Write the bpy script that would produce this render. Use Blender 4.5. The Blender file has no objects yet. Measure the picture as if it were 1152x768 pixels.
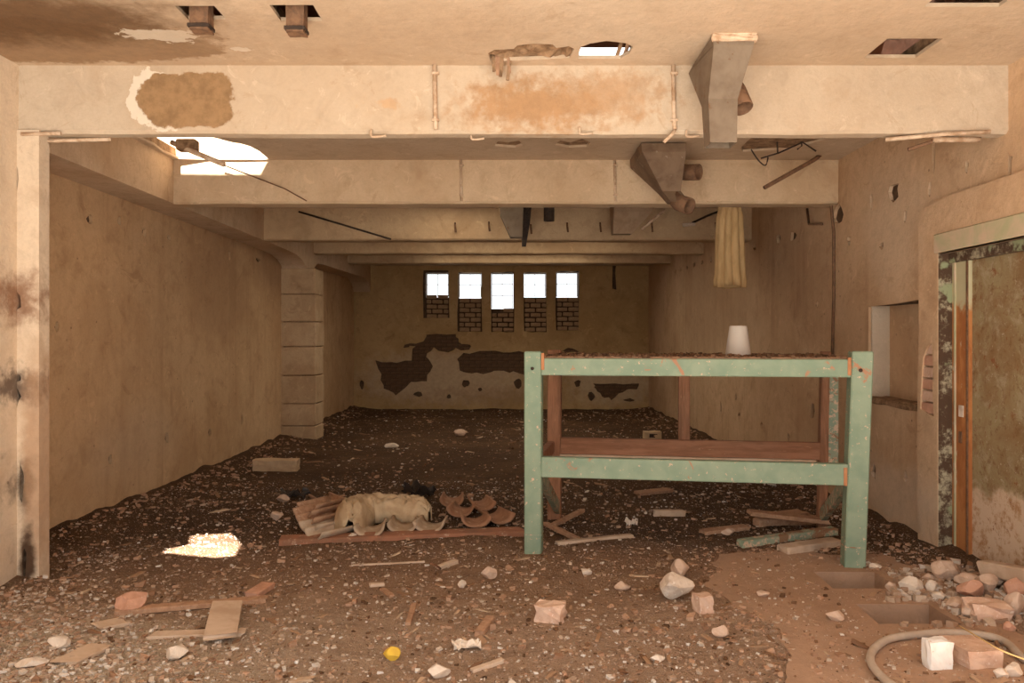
import bpy, bmesh, math, random
from mathutils import Vector, Matrix, noise
from mathutils.geometry import delaunay_2d_cdt
random.seed(7)
SC = bpy.context.scene
COL = SC.collection
# ------------------------------------------------------------------ camera, sky, sun, exposure
F = 900.0; EYE = 1.5
cam_d = bpy.data.cameras.new('camera'); cam = bpy.data.objects.new('camera', cam_d); COL.objects.link(cam)
cam.location = (0, 0, EYE); cam.rotation_euler = (math.pi/2, 0, 0)
cam_d.sensor_width = 36; cam_d.lens = F/1152*36; cam_d.clip_start = .05; cam_d.clip_end = 300
SC.camera = cam
W = bpy.data.worlds.new('sky'); SC.world = W; W.use_nodes = True
bg = W.node_tree.nodes['Background']; bg.inputs[0].default_value = (.95, .975, 1, 1); bg.inputs[1].default_value = 1.35
sun_d = bpy.data.lights.new('sun', 'SUN'); sun_d.energy = 24.0; sun_d.angle = .009; sun_d.color = (1, .975, .94)
sun = bpy.data.objects.new('sun', sun_d); COL.objects.link(sun)
SUNV = Vector((.2, 2.4, -3.19))
sun.rotation_euler = SUNV.to_track_quat('-Z', 'Y').to_euler(); sun.location = (-2, -8, 12)
vs = SC.view_settings; vs.view_transform = 'Standard'; vs.look = 'None'; vs.gamma = 1; vs.use_curve_mapping = False
vs.exposure = .88
# added fill lamps, set in invented ceiling openings hidden behind the beams
BAYS = [(-1.15, -.25, 7.95, 9.9), (-1.6, 1.6, 10.75, 12.2), (-1.6, 1.6, 13.6, 15.1)]
for (x0, x1, y0, y1), pw in zip(BAYS, (8, 21, 17)):
    ad = bpy.data.lights.new('bay_daylight', 'AREA'); ad.shape = 'RECTANGLE'; ad.size = x1-x0-.06; ad.size_y = y1-y0-.06; ad.energy = pw; ad.color = (1, .86, .66)
    ao = bpy.data.objects.new('bay_daylight', ad); COL.objects.link(ao); ao.location = ((x0+x1)/2, (y0+y1)/2, 3.22)

# ------------------------------------------------------------------ pixel -> place
CEIL = 3.19; WR = 3.04; WL = -3.52; NL = -3.02; LB = -3.15; BACK = 17.8
B1, B2, B3, B4, B5 = 4.9, 7.45, 10.15, 12.7, 15.3
FRONT = 1.0
def Q(px, py, Y): return Vector(((px-576)*Y/F, Y, EYE+(384-py)*Y/F))
def P(px, py, z=0.0):
    Y = (EYE-z)*F/(py-384); return Vector(((px-576)*Y/F, Y, z))
def CE(px, py):
    Y = (CEIL-EYE)*F/(384-py); return Vector(((px-576)*Y/F, Y, CEIL))
def RW(px, py, x=WR):
    Y = x*F/(px-576); return Vector((x, Y, EYE+(384-py)*Y/F))
def LW(px, py, x=WL):
    Y = x*F/(px-576); return Vector((x, Y, EYE+(384-py)*Y/F))

# ------------------------------------------------------------------ materials
def rgb(h):
    c = [int(h[i:i+2], 16)/255 for i in (0, 2, 4)]
    return tuple((x/12.92 if x <= .04045 else ((x+.055)/1.055)**2.4) for x in c)
class NT:
    def __init__(s, name, rough=.9, metal=0):
        s.m = bpy.data.materials.new(name); s.m.use_nodes = True; s.t = s.m.node_tree; s.N = s.t.nodes; s.L = s.t.links
        s.b = s.N['Principled BSDF']; s.b.inputs['Roughness'].default_value = rough; s.b.inputs['Metallic'].default_value = metal
        s.b.inputs['Specular IOR Level'].default_value = .25
        s.co = s.N.new('ShaderNodeTexCoord').outputs['Object']; s.nv = None
    def put(s, sock, v):
        if hasattr(v, 'is_linked') or isinstance(v, bpy.types.NodeSocket): s.L.new(v, sock)
        elif isinstance(v, (int, float)): sock.default_value = v
        else: sock.default_value = (*v, 1) if len(sock.default_value) == 4 and len(v) == 3 else v
    def vm(s, op, a, b=None):
        n = s.N.new('ShaderNodeVectorMath'); n.operation = op; s.put(n.inputs[0], a)
        if b is not None: s.put(n.inputs[1], b)
        return n.outputs['Value'] if op == 'LENGTH' else n.outputs[0]
    def noise(s, scale, detail=4, rough=.55, stretch=None, dist=0, color=False):
        n = s.N.new('ShaderNodeTexNoise'); n.inputs['Scale'].default_value = scale; n.inputs['Detail'].default_value = detail
        n.inputs['Roughness'].default_value = rough; n.inputs['Distortion'].default_value = dist
        s.L.new(s.vm('MULTIPLY', s.co, stretch) if stretch else s.co, n.inputs['Vector'])
        return n.outputs['Color'] if color else n.outputs['Fac']
    def voro(s, scale, stretch=None):
        n = s.N.new('ShaderNodeTexVoronoi'); n.inputs['Scale'].default_value = scale
        s.L.new(s.vm('MULTIPLY', s.co, stretch) if stretch else s.co, n.inputs['Vector']); return n.outputs['Distance']
    def rng(s, v, a, b, c=0., d=1.):
        n = s.N.new('ShaderNodeMapRange'); n.interpolation_type = 'SMOOTHSTEP'; s.L.new(v, n.inputs[0])
        for i, x in enumerate((a, b, c, d)): n.inputs[i+1].default_value = x
        return n.outputs[0]
    def math(s, op, a, b):
        n = s.N.new('ShaderNodeMath'); n.operation = op; s.put(n.inputs[0], a); s.put(n.inputs[1], b); return n.outputs[0]
    def mix(s, f, a, b, mode='MIX'):
        n = s.N.new('ShaderNodeMix'); n.data_type = 'RGBA'; n.blend_type = mode
        s.put(n.inputs[0], f); s.put(n.inputs[6], a); s.put(n.inputs[7], b); return n.outputs[2]
    def blob(s, c, r, soft=.12, amp=.5, nscale=6, sq=False):
        if s.nv is None: s.nv = {}
        if nscale not in s.nv: s.nv[nscale] = s.vm('SUBTRACT', s.noise(nscale, 5, .6, color=True), (.5, .5, .5))
        d = s.vm('MULTIPLY', s.vm('SUBTRACT', s.co, tuple(c)), tuple(1/x for x in r))
        w = s.N.new('ShaderNodeVectorMath'); w.operation = 'SCALE'; s.L.new(s.nv[nscale], w.inputs[0]); w.inputs[3].default_value = amp*2
        d = s.vm('ADD', d, w.outputs[0])
        if 3.3 not in s.nv: s.nv[3.3] = s.vm('SUBTRACT', s.noise(22, 5, .7, color=True), (.5, .5, .5))
        w2 = s.N.new('ShaderNodeVectorMath'); w2.operation = 'SCALE'; s.L.new(s.nv[3.3], w2.inputs[0]); w2.inputs[3].default_value = amp*.8
        d = s.vm('ADD', d, w2.outputs[0])
        d = s.math('POWER', s.vm('LENGTH', s.vm('MULTIPLY', d, d)), .5) if sq else s.vm('LENGTH', d)
        return s.rng(d, 1-soft, 1+soft, 1, 0)
    def bump(s, h, strength=.3, dist=.02):
        n = s.N.new('ShaderNodeBump'); n.inputs['Strength'].default_value = strength; n.inputs['Distance'].default_value = dist
        s.L.new(h, n.inputs['Height']); s.L.new(n.outputs[0], s.b.inputs['Normal'])
    def out(s, c): s.put(s.b.inputs['Base Color'], c); return s.m
def plaster(name, base, mid, dark, streak=0, blobs=(), pits=.0, bump=.35, big=.7, contrast=1.):
    t = NT(name, .92)
    c = t.mix(t.rng(t.noise(big, 5, .6, dist=.3), .38, .68), base, mid)
    c = t.mix(t.math('MULTIPLY', t.rng(t.noise(3.1, 6, .65, dist=.5), .5, .78), .55*contrast), c, dark)
    c = t.mix(t.math('MULTIPLY', t.rng(t.noise(8.5, 8, .72, dist=.8), .44, .74), .5), c, tuple(x*.78 for x in mid))
    c = t.mix(t.math('MULTIPLY', t.rng(t.noise(55, 4, .75), .35, .7), .3), c, tuple(x*.85 for x in mid))
    c = t.mix(t.math('MULTIPLY', t.rng(t.noise(4.7, 9, .7, dist=1.6), .58, .66), .38), c, tuple(min(.9, x*1.22) for x in base))
    c = t.mix(t.math('MULTIPLY', t.rng(t.noise(2.1, 9, .72, dist=2.2), .60, .635), .3*contrast), c, dark)
    if streak:
        c = t.mix(t.math('MULTIPLY', t.rng(t.noise(1, 4, .6, (3.2, 3.2, .16), .6), .46, .74), t.math('MULTIPLY', t.rng(t.noise(.9, 3), .35, .65), streak)), c, dark)
        c = t.mix(t.math('MULTIPLY', t.rng(t.noise(1, 3, .6, (9, 9, .25)), .5, .75), streak*.5), c, base)
    hgt = t.math('ADD', t.noise(16, 8, .7), t.math('MULTIPLY', t.noise(3, 4), .8))
    if pits:
        pm = t.rng(t.voro(7.0), .05, .09, 1, 0); pm = t.math('MULTIPLY', pm, t.rng(t.noise(1.5, 2), .5, .56))
        c = t.mix(t.math('MULTIPLY', pm, pits), c, tuple(x*.35 for x in dark))
    for (ce, r, col, kw) in blobs:
        st = kw.pop('k', 1.); rough = kw.pop('mottle', .35); m = t.blob(ce, r, **kw); kw['k'] = st; kw['mottle'] = rough
        cc = t.mix(t.math('MULTIPLY', t.rng(t.noise(14, 5, .7), .35, .7), rough), col, tuple(x*.5 for x in col))
        c = t.mix(t.math('MULTIPLY', m, st), c, cc); hgt = t.math('SUBTRACT', hgt, t.math('MULTIPLY', m, .35*st))
    t.bump(hgt, bump, .02)
    return t.out(c)
def simple(name, c1, c2, scale=8, stretch=None, rough=.85, c3=None, bump=.3, metal=0, c3thr=.6):
    t = NT(name, rough, metal); n = t.noise(scale, 6, .65, stretch, .4)
    c = t.mix(t.rng(n, .35, .68), c1, c2)
    if c3: c = t.mix(t.rng(t.noise(scale*2.3, 6, .7, stretch), c3thr, c3thr+.08), c, c3)
    t.bump(n, bump, .01); return t.out(c)
def chipmat(name, ramp):
    t = NT(name, .95); a = t.N.new('ShaderNodeAttribute'); a.attribute_name = 'tone'
    r = t.N.new('ShaderNodeValToRGB'); t.L.new(a.outputs['Fac'], r.inputs[0]); e = r.color_ramp.elements
    while len(e) < len(ramp): e.new(.5)
    for i, c in enumerate(ramp): e[i].position = i/(len(ramp)-1); e[i].color = (*c, 1)
    c = t.mix(t.math('MULTIPLY', t.noise(40, 4), .4), r.outputs[0], (.2, .105, .05)); return t.out(c)

# colours (true surface colours, sepia plaster and dust)
PL = (.585, .465, .335); PM = (.60, .435, .3); PD = (.33, .19, .10); PW = (.72, .61, .47)
RUST = (.21, .085, .03); SOOT = (.035, .022, .014); BRK = (.36, .17, .09)
b1_blobs = [(Q(175, 112, B1), (.16, .3, .17), PW, dict(soft=.03, amp=.6, mottle=.1, sq=True)),
            (Q(210, 112, B1), (.285, .3, .165), (.34, .20, .095), dict(soft=.04, amp=.34, mottle=.6, sq=True)),
            (Q(600, 117, B1), (.42, .3, .15), (.42, .23, .105), dict(soft=.5, amp=1.1, k=.9, nscale=12)),
            (Q(690, 108, B1), (.30, .3, .15), (.45, .26, .13), dict(soft=.55, amp=1.2, k=.75, nscale=12)),
            (Q(432, 119, B1), (.10, .3, .04), (.55, .34, .18), dict(soft=.3, amp=1.8, k=.7))]
M_beam1 = plaster('plaster_front_beam', PL, (.52, .39, .265), (.39, .255, .145), blobs=b1_blobs)
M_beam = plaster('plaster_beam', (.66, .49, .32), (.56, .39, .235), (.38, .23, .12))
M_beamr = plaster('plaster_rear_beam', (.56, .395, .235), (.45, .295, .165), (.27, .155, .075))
ce_blobs = [(CE(60, 48), (.95, .34, .3), (.31, .185, .095), dict(soft=.06, amp=.45, k=.85, nscale=3)),
            (CE(20, 22), (.95, .34, .3), (.15, .078, .033), dict(soft=.45, amp=.6, k=.95, nscale=3)),
            (CE(180, 40), (.22, .10, .3), PW, dict(soft=.04, amp=1.5, mottle=.08, k=.75, nscale=4)),
            (CE(272, 56), (.07, .04, .3), PW, dict(soft=.1, amp=1.5, mottle=.05, k=.9)),
            (CE(420, 30), (1.0, .35, .3), (.55, .38, .24), dict(soft=.5, amp=.5, k=.6, nscale=3)),
            (CE(895, 20), (.9, .25, .3), (.62, .44, .29), dict(soft=.6, amp=.5, k=.5, nscale=3))]
M_ceil = plaster('plaster_ceiling', (.60, .455, .315), (.52, .375, .245), (.38, .25, .145), blobs=ce_blobs)
M_long = plaster('plaster_side_beam', (.66, .49, .33), (.54, .365, .22), (.36, .21, .105), streak=.3)
M_left = plaster('plaster_left_wall', (.64, .43, .245), (.52, .325, .17), (.28, .145, .06), streak=.5, pits=.6,
                 blobs=[(LW(250, 330), (.3, 1.0, .6), (.36, .2, .1), dict(soft=.5, amp=.5, k=.5, nscale=3)),
                        (LW(150, 500), (.3, .9, .3), (.58, .42, .28), dict(soft=.7, amp=.5, k=.4, nscale=3)),
                        (LW(310, 300), (.3, .8, .4), (.3, .17, .09), dict(soft=.6, amp=.5, k=.6, nscale=3))])
M_right = plaster('plaster_right_wall', (.67, .46, .285), (.55, .35, .2), (.31, .165, .08), streak=.45, pits=.6,
                  blobs=[(RW(1005, 250), (.3, .5, .5), (.66, .5, .35), dict(soft=.6, amp=.5, k=.5, nscale=3)),
                         (RW(800, 340), (.3, 2., .8), (.40, .25, .145), dict(soft=.6, amp=.4, k=.6, nscale=3)),
                         (RW(1010, 560), (.3, .7, .25), (.68, .52, .38), dict(soft=.5, amp=.6, k=.6, nscale=4))])
M_back = plaster('plaster_back_wall', (.54, .355, .17), (.42, .255, .11), (.22, .115, .045), pits=.4,
                 blobs=[(Q(500, 425, BACK), (1.9, .4, .55), (.60, .44, .29), dict(soft=.4, amp=.6, k=.7)),
                        (Q(690, 430, BACK), (.9, .4, .5), (.58, .43, .28), dict(soft=.4, amp=.6, k=.7)),
                        (Q(560, 445, BACK), (1.5, .4, .2), (.34, .2, .11), dict(soft=.6, amp=2.0, k=.4))])
M_sub = simple('bare_masonry', (.13, .075, .04), (.08, .045, .024), 9)
M_rough = simple('broken_concrete', (.36, .22, .12), (.16, .09, .045), 14, bump=.8)
M_pil = plaster('plaster_pillar', (.72, .57, .41), (.62, .46, .31), (.40, .24, .13), pits=.5,
                blobs=[(Q(22, 335, B1), (.16, .3, .13), (.25, .11, .05), dict(soft=.7, amp=1.3, nscale=9, k=.85)),
                       (Q(20, 432, B1), (.2, .3, .1), (.10, .06, .04), dict(soft=.6, amp=1.6, nscale=9, k=.85)),
                       (Q(31, 545, B1), (.045, .3, .16), (.08, .05, .03), dict(soft=.6, amp=1.1, nscale=9, k=.9)),
                       (Q(42, 520, B1), (.08, .3, .6), (.46, .27, .15), dict(soft=.4, amp=.5, k=.7)),
                       (Q(33, 630, B1), (.05, .3, .2), (.10, .055, .03), dict(soft=.4, amp=.6, nscale=9))])
M_block = plaster('concrete_block', (.58, .41, .25), (.47, .31, .175), (.28, .155, .07), big=1.5)
M_brick = simple('brick_face', (.44, .28, .155), (.34, .2, .105), 12)
M_brick2 = simple('brick_salmon', (.60, .33, .22), (.50, .26, .16), 14, c3=(.72, .56, .45), c3thr=.62)
M_brickpale = simple('brick_pale', (.68, .47, .34), (.58, .36, .25), 16, c3=(.78, .64, .52), c3thr=.58)
M_stone = simple('broken_stone', (.62, .44, .32), (.47, .3, .2), 11, c3=(.74, .6, .48), c3thr=.6)
M_white = simple('white_plaster', (.72, .60, .48), (.56, .43, .32), 15, c3=(.8, .71, .6), c3thr=.58)
M_green = None
def painted(name, paint, paint2, under, amt=.62):
    t = NT(name, .6); n = t.noise(5, 6, .6, dist=.3)
    c = t.mix(t.rng(n, .35, .65), paint, paint2)
    ch = t.rng(t.noise(24, 6, .75), amt, amt+.03); ch2 = t.rng(t.noise(4.2, 6, .7, dist=1), amt+.03, amt+.06)
    c = t.mix(ch, c, (.62, .42, .28)); c = t.mix(ch2, c, under)
    t.bump(n, .15, .005); return t.out(c)
M_green = painted('green_paint', (.205, .275, .185), (.265, .325, .22), (.40, .2, .11), .60)
M_greend = painted('worn_green_paint', (.24, .30, .2), (.32, .35, .24), (.30, .16, .085), .52)
M_wood = simple('bare_wood', (.34, .16, .085), (.22, .105, .055), 3, (9, 9, 1.2), c3=(.46, .26, .15), c3thr=.62)
M_woodh = simple('bare_wood_rail', (.38, .18, .1), (.27, .125, .065), 3, (1.2, 9, 9), c3=(.5, .3, .18), c3thr=.62)
M_plank = simple('dusty_plank', (.46, .27, .16), (.34, .185, .105), 4, (6, 6, 6), c3=(.58, .4, .27), c3thr=.6)
M_plankp = simple('pale_plank', (.62, .46, .33), (.48, .33, .22), 5)
M_redplank = simple('red_plank', (.36, .155, .085), (.26, .13, .075), 6, c3=(.5, .32, .21), c3thr=.58)
M_metal = simple('dull_sheet_metal', (.21, .155, .105), (.155, .108, .07), 6, rough=.8, c3=(.15, .075, .035), c3thr=.6)
M_rust = simple('rusty_steel', (.22, .115, .06), (.13, .07, .04), 22, rough=.85)
M_dark = simple('dark_iron', (.07, .042, .027), (.035, .022, .015), 20, rough=.7)
M_cond = simple('painted_conduit', (.66, .49, .34), (.42, .26, .15), 14)
M_tile = simple('clay_tile', (.42, .22, .125), (.30, .15, .08), 9, c3=(.56, .38, .25), c3thr=.6)
M_tilep = simple('dusty_tile', (.52, .39, .27), (.42, .29, .185), 9, c3=(.62, .5, .37), c3thr=.6)
M_cloth = simple('dusty_canvas', (.58, .43, .265), (.44, .3, .17), 7, bump=.5)
M_sack = simple('sack_cloth', (.68, .45, .215), (.55, .345, .15), 5, (4, 4, 1))
M_pot = NT('white_plastic', .45).out((.64, .56, .47))
M_yel = simple('yellow_peel', (.75, .48, .06), (.62, .36, .05), 9)
M_straw = NT('straw', .8).out((.72, .50, .22))
M_hose = simple('grey_hose', (.50, .40, .31), (.42, .32, .235), 8, rough=.6)
M_film = simple('black_film', (.05, .035, .025), (.03, .02, .015), 10, rough=.45)
M_paper = simple('paper', (.80, .68, .55), (.7, .56, .43), 9)
M_slab = plaster('dusty_concrete', (.47, .30, .195), (.40, .245, .155), (.27, .155, .09), bump=.5)
t = NT('window_glass', .1)
tr = t.N.new('ShaderNodeBsdfTransparent'); gl = t.N.new('ShaderNodeBsdfGlossy'); mx = t.N.new('ShaderNodeMixShader'); mx.inputs[0].default_value = .06
tr.inputs[0].default_value = (.93, .95, .95, 1); gl.inputs['Roughness'].default_value = .08
t.L.new(tr.outputs[0], mx.inputs[1]); t.L.new(gl.outputs[0], mx.inputs[2]); t.L.new(mx.outputs[0], t.N['Material Output'].inputs[0]); M_glass = t.m
# soil
t = NT('littered_soil', .97)
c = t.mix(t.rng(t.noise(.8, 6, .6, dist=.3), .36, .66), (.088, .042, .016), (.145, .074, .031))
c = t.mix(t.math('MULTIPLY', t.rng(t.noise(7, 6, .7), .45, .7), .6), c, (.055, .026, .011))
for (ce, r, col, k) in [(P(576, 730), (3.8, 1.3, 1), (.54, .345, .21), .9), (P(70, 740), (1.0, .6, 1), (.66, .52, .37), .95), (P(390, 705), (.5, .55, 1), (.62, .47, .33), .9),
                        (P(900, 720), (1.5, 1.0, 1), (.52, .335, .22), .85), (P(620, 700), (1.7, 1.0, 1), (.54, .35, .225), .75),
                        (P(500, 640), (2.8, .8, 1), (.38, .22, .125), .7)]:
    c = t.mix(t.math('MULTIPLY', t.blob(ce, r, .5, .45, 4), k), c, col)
c = t.mix(t.math('MULTIPLY', t.rng(t.noise(70, 4, .7), .62, .68), .35), c, (.50, .36, .25))
c = t.mix(t.math('MULTIPLY', t.rng(t.noise(5, 8, .75, (1, 2.2, 1), .8), .44, .68), .42), c, (.13, .063, .028))
c = t.mix(t.math('MULTIPLY', t.rng(t.noise(34, 4, .7), .60, .7), .4), c, (.10, .05, .026))
for sc_, th_, cc_ in ((60, .16, (.60, .46, .34)), (38, .13, (.42, .26, .165)), (95, .2, (.30, .17, .1))):
    v_ = t.N.new('ShaderNodeTexVoronoi'); v_.inputs['Scale'].default_value = sc_; t.L.new(t.co, v_.inputs['Vector'])
    sp_ = t.N.new('ShaderNodeSeparateColor'); t.L.new(v_.outputs['Color'], sp_.inputs[0])
    sx_ = t.N.new('ShaderNodeSeparateXYZ'); t.L.new(t.co, sx_.inputs[0])
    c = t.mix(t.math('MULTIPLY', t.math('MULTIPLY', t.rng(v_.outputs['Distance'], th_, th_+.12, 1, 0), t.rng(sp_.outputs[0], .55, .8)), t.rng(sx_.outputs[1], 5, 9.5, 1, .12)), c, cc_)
t.bump(t.math('ADD', t.noise(28, 8, .75), t.math('MULTIPLY', t.noise(90, 3, .7), .5)), 1., .04); M_soil = t.out(c)
M_out = simple('yard_ground', (.34, .325, .305), (.28, .27, .25), 1.5)
M_upper = simple('upper_brickwork', (.26, .12, .07), (.18, .085, .05), 5)
# door
t = NT('rusted_door_paint', .8)
c = t.mix(t.rng(t.noise(2.5, 6, .65, dist=.6), .4, .62), (.33, .25, .13), (.26, .155, .07))
c = t.mix(t.rng(t.noise(16, 6, .75), .5, .7), c, (.20, .10, .04))
c = t.mix(t.math('MULTIPLY', t.rng(t.noise(7, 6, .75, dist=.5), .5, .72), .6), c, (.50, .41, .28))
c = t.mix(t.blob((.06, -.5, .22), (.4, 1.1, .36), .15, .5, 4), c, t.mix(t.rng(t.noise(7, 7, .75), .48, .64), (.64, .48, .34), (.42, .22, .1)))
c = t.mix(t.math('MULTIPLY', t.rng(t.noise(30, 6, .8), .60, .66), .7), c, (.58, .50, .38))
c = t.mix(t.math('MULTIPLY', t.rng(t.noise(11, 8, .8, dist=.6), .585, .63), .85), c, (.24, .085, .03))
t.bump(t.noise(16, 6, .7), .4, .01); M_door = t.out(c)
t = NT('rusted_frame_paint', .8)
c = t.mix(t.rng(t.noise(5, 5, .65, (1, 1, .35)), .42, .55), (.50, .21, .07), (.38, .14, .045))
c = t.mix(t.rng(t.noise(9, 5, .7, (1, 1, .4)), .6, .66), c, (.55, .48, .32)); c = t.mix(t.blob((.06, .4, 2.1), (.3, .4, .36), .1, .4), c, (.52, .46, .28))
t.bump(t.noise(20, 5), .3, .01); M_frame = t.out(c)
t = NT('flaked_reveal_paint', .85)
c = t.mix(t.rng(t.noise(9, 8, .75), .48, .64), (.09, .05, .028), (.44, .38, .25)); c = t.mix(t.rng(t.noise(5, 4), .55, .62), c, (.3, .32, .18)); M_reveal = t.out(c)
M_lintel = simple('green_limewash', (.62, .46, .32), (.44, .42, .24), 3)

# ------------------------------------------------------------------ builders
def link(name, me, mat, parent=None, kind=None, smooth=False):
    o = bpy.data.objects.new(name, me); COL.objects.link(o)
    if mat and not me.materials: me.materials.append(mat)
    if parent: o.parent = parent
    if kind: o['kind'] = kind
    if smooth:
        for p in me.polygons: p.use_smooth = True
    return o
def mesh(name, v, f):
    me = bpy.data.meshes.new(name); me.from_pydata([tuple(x) for x in v], [], f); me.update(); return me
def tag(o, label, cat, group=None):
    o['label'] = label; o['category'] = cat
    if group: o['group'] = group
    return o
def empty(name, loc, label, cat, rz=0, group=None):
    o = bpy.data.objects.new(name, None); COL.objects.link(o); o.location = loc; o.rotation_euler = (0, 0, rz); o.empty_display_size = .1
    return tag(o, label, cat, group)
def boxm(a, b, bev=.006, name='box', jit=0, cuts=0, seed=0):
    bm = bmesh.new(); bmesh.ops.create_cube(bm, size=1)
    a = Vector(a); b = Vector(b); s = b-a; c = (a+b)/2
    for v in bm.verts: v.co = Vector((v.co.x*s.x, v.co.y*s.y, v.co.z*s.z))+c
    if cuts: bmesh.ops.subdivide_edges(bm, edges=bm.edges[:], cuts=cuts, use_grid_fill=True)
    elif bev: bmesh.ops.bevel(bm, geom=bm.edges[:], offset=bev, segments=1, affect='EDGES')
    if jit:
        R = random.Random(seed)
        for v in bm.verts: v.co += Vector((R.uniform(-jit, jit), R.uniform(-jit, jit), R.uniform(-jit, jit)))
    bmesh.ops.recalc_face_normals(bm, faces=bm.faces[:])
    me = bpy.data.meshes.new(name); bm.to_mesh(me); bm.free(); return me
def box(name, a, b, mat, parent=None, kind=None, bev=.006, **k): return link(name, boxm(a, b, bev, name, **k), mat, parent, kind)
def tubem(path, r, seg=8, name='tube', r2=None, caps=True, thick=0):
    path = [Vector(p) for p in path]; V = []; Fc = []; n = len(path)
    def ring(k, rad):
        d = (path[min(k+1, n-1)]-path[max(k-1, 0)]).normalized()
        up = Vector((0, 0, 1)) if abs(d.z) < .9 else Vector((1, 0, 0))
        a = d.cross(up).normalized(); b = a.cross(d)
        return [path[k]+rad*(math.cos(2*math.pi*i/seg)*a+math.sin(2*math.pi*i/seg)*b) for i in range(seg)]
    def shell(rr, flip):
        base = len(V)
        for k in range(n):
            V.extend(ring(k, rr(k)))
        for k in range(n-1):
            for i in range(seg):
                q = [base+k*seg+i, base+k*seg+(i+1) % seg, base+(k+1)*seg+(i+1) % seg, base+(k+1)*seg+i]
                Fc.append(q[::-1] if flip else q)
        return base
    rr = (lambda k: r+((r2 if r2 is not None else r)-r)*k/max(n-1, 1))
    b0 = shell(rr, False)
    if thick:
        b1 = shell(lambda k: rr(k)-thick, True)
        for k in (0, n-1):
            for i in range(seg):
                Fc.append([b0+k*seg+i, b0+k*seg+(i+1) % seg, b1+k*seg+(i+1) % seg, b1+k*seg+i])
    elif caps: Fc.append(list(range(b0, b0+seg))); Fc.append(list(range(b0+(n-1)*seg, b0+n*seg)))
    me = mesh(name, V, Fc)
    bm = bmesh.new(); bm.from_mesh(me); bmesh.ops.recalc_face_normals(bm, faces=bm.faces[:]); bm.to_mesh(me); bm.free()
    return me
def tube(name, path, r, mat, parent=None, seg=8, smooth=True, **k): return link(name, tubem(path, r, seg, name, **k), mat, parent, smooth=smooth)
def smoothpath(pts, n=6):
    pts = [Vector(p) for p in pts]; out = []
    for i in range(len(pts)-1):
        p0, p1, p2, p3 = pts[max(i-1, 0)], pts[i], pts[i+1], pts[min(i+2, len(pts)-1)]
        for k in range(n):
            t = k/n; out.append(.5*((2*p1)+(-p0+p2)*t+(2*p0-5*p1+4*p2-p3)*t*t+(-p0+3*p1-3*p2+p3)*t**3))
    return out+[pts[-1]]
def inside(p, poly):
    r = False; n = len(poly)
    for i in range(n):
        a, b = poly[i], poly[(i+1) % n]
        if (a[1] > p[1]) != (b[1] > p[1]) and p[0] < (b[0]-a[0])*(p[1]-a[1])/(b[1]-a[1])+a[0]: r = not r
    return r
def plate(name, outer, holes, fn, t, mat, parent=None, kind=None):
    """a flat slab with an outline and holes (constrained triangulation)"""
    loops = [list(outer)]+[list(h) for h in holes]; v2 = []; ed = []
    for l in loops:
        b = len(v2); v2 += [Vector((p[0], p[1])) for p in l]; ed += [(b+i, b+(i+1) % len(l)) for i in range(len(l))]
    vo, eo, fo = delaunay_2d_cdt(v2, ed, [], 0, 1e-5)[:3]
    keep = []
    for f in fo:
        c_ = sum((vo[i] for i in f), Vector((0, 0)))/len(f)
        if inside(c_, loops[0]) and not any(inside(c_, h) for h in loops[1:]): keep.append(tuple(f))
    n = len(vo); cnt = {}
    for f in keep:
        for i in range(len(f)):
            a, b = f[i], f[(i+1) % len(f)]; k = (min(a, b), max(a, b)); cnt[k] = None if k in cnt else (a, b)
    Fc = keep+[tuple(i+n for i in f[::-1]) for f in keep]+[(e[1], e[0], e[0]+n, e[1]+n) for e in cnt.values() if e]
    me = mesh(name, [fn(p.x, p.y, 0) for p in vo]+[fn(p.x, p.y, -t) for p in vo], Fc)
    bm = bmesh.new(); bm.from_mesh(me); bmesh.ops.delete(bm, geom=[v for v in bm.verts if not v.link_faces], context='VERTS')
    bmesh.ops.recalc_face_normals(bm, faces=bm.faces[:]); bm.to_mesh(me); bm.free()
    return link(name, me, mat, parent, kind)
def rect(a, b, c, d): return [(a, c), (b, c), (b, d), (a, d)]
def jag(cx, cy, rx, ry, n=9, seed=0, k=.35):
    R = random.Random(seed*31+5); return [(cx+rx*math.cos(2*math.pi*i/n)*R.uniform(1-k, 1+k*.5), cy+ry*math.sin(2*math.pi*i/n)*R.uniform(1-k, 1+k*.5)) for i in range(n)]
def rough_poly(pts, sub=3, amp=.03, seed=0):
    R = random.Random(seed); out = []
    for i, p in enumerate(pts):
        q = pts[(i+1) % len(pts)]
        for k in range(sub):
            f = k/sub; out.append((p[0]+(q[0]-p[0])*f+R.uniform(-amp, amp), p[1]+(q[1]-p[1])*f+R.uniform(-amp, amp)))
    return out

# ------------------------------------------------------------------ the setting
fx_r = lambda u, v, w: (WR-w, u, v)
fx_l = lambda u, v, w: (WL+w, u, v)
fy_b = lambda u, v, w: (u, BACK-w, v)
fz_c = lambda u, v, w: (u, v, CEIL-w)
# ceiling slab with its broken holes
def cpoly(pp): return [tuple(CE(*p)[:2]) for p in pp]
H_sq = cpoly([(972, 65), (998.5, 43.4), (1061, 43.4), (1030, 65)])
H_tr = rect(2.08, 2.46, 3.72, 4.04)
H_c = rect(-1.70, -1.50, 4.03, 4.20); H_d = rect(-1.22, -1.00, 4.02, 4.22)
H_sky = cpoly([(650, 66), (653, 53), (664, 49), (682, 46), (692, 47), (706, 49), (712, 53), (708, 60), (698, 66)])
H_spall = cpoly([(549, 60), (556, 56), (578, 55), (582, 51), (600, 49), (622, 50), (626, 54), (640, 52), (646, 55), (641, 65), (625, 66), (600, 67), (572, 68), (552, 69)])
H_left = rough_poly([(-3.1, 6.62), (-2.8, 6.55), (-2.5, 6.62), (-2.36, 6.8), (-2.26, 6.95), (-2.26, 7.42), (-3.1, 7.42)], 3, .02, 3)
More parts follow.
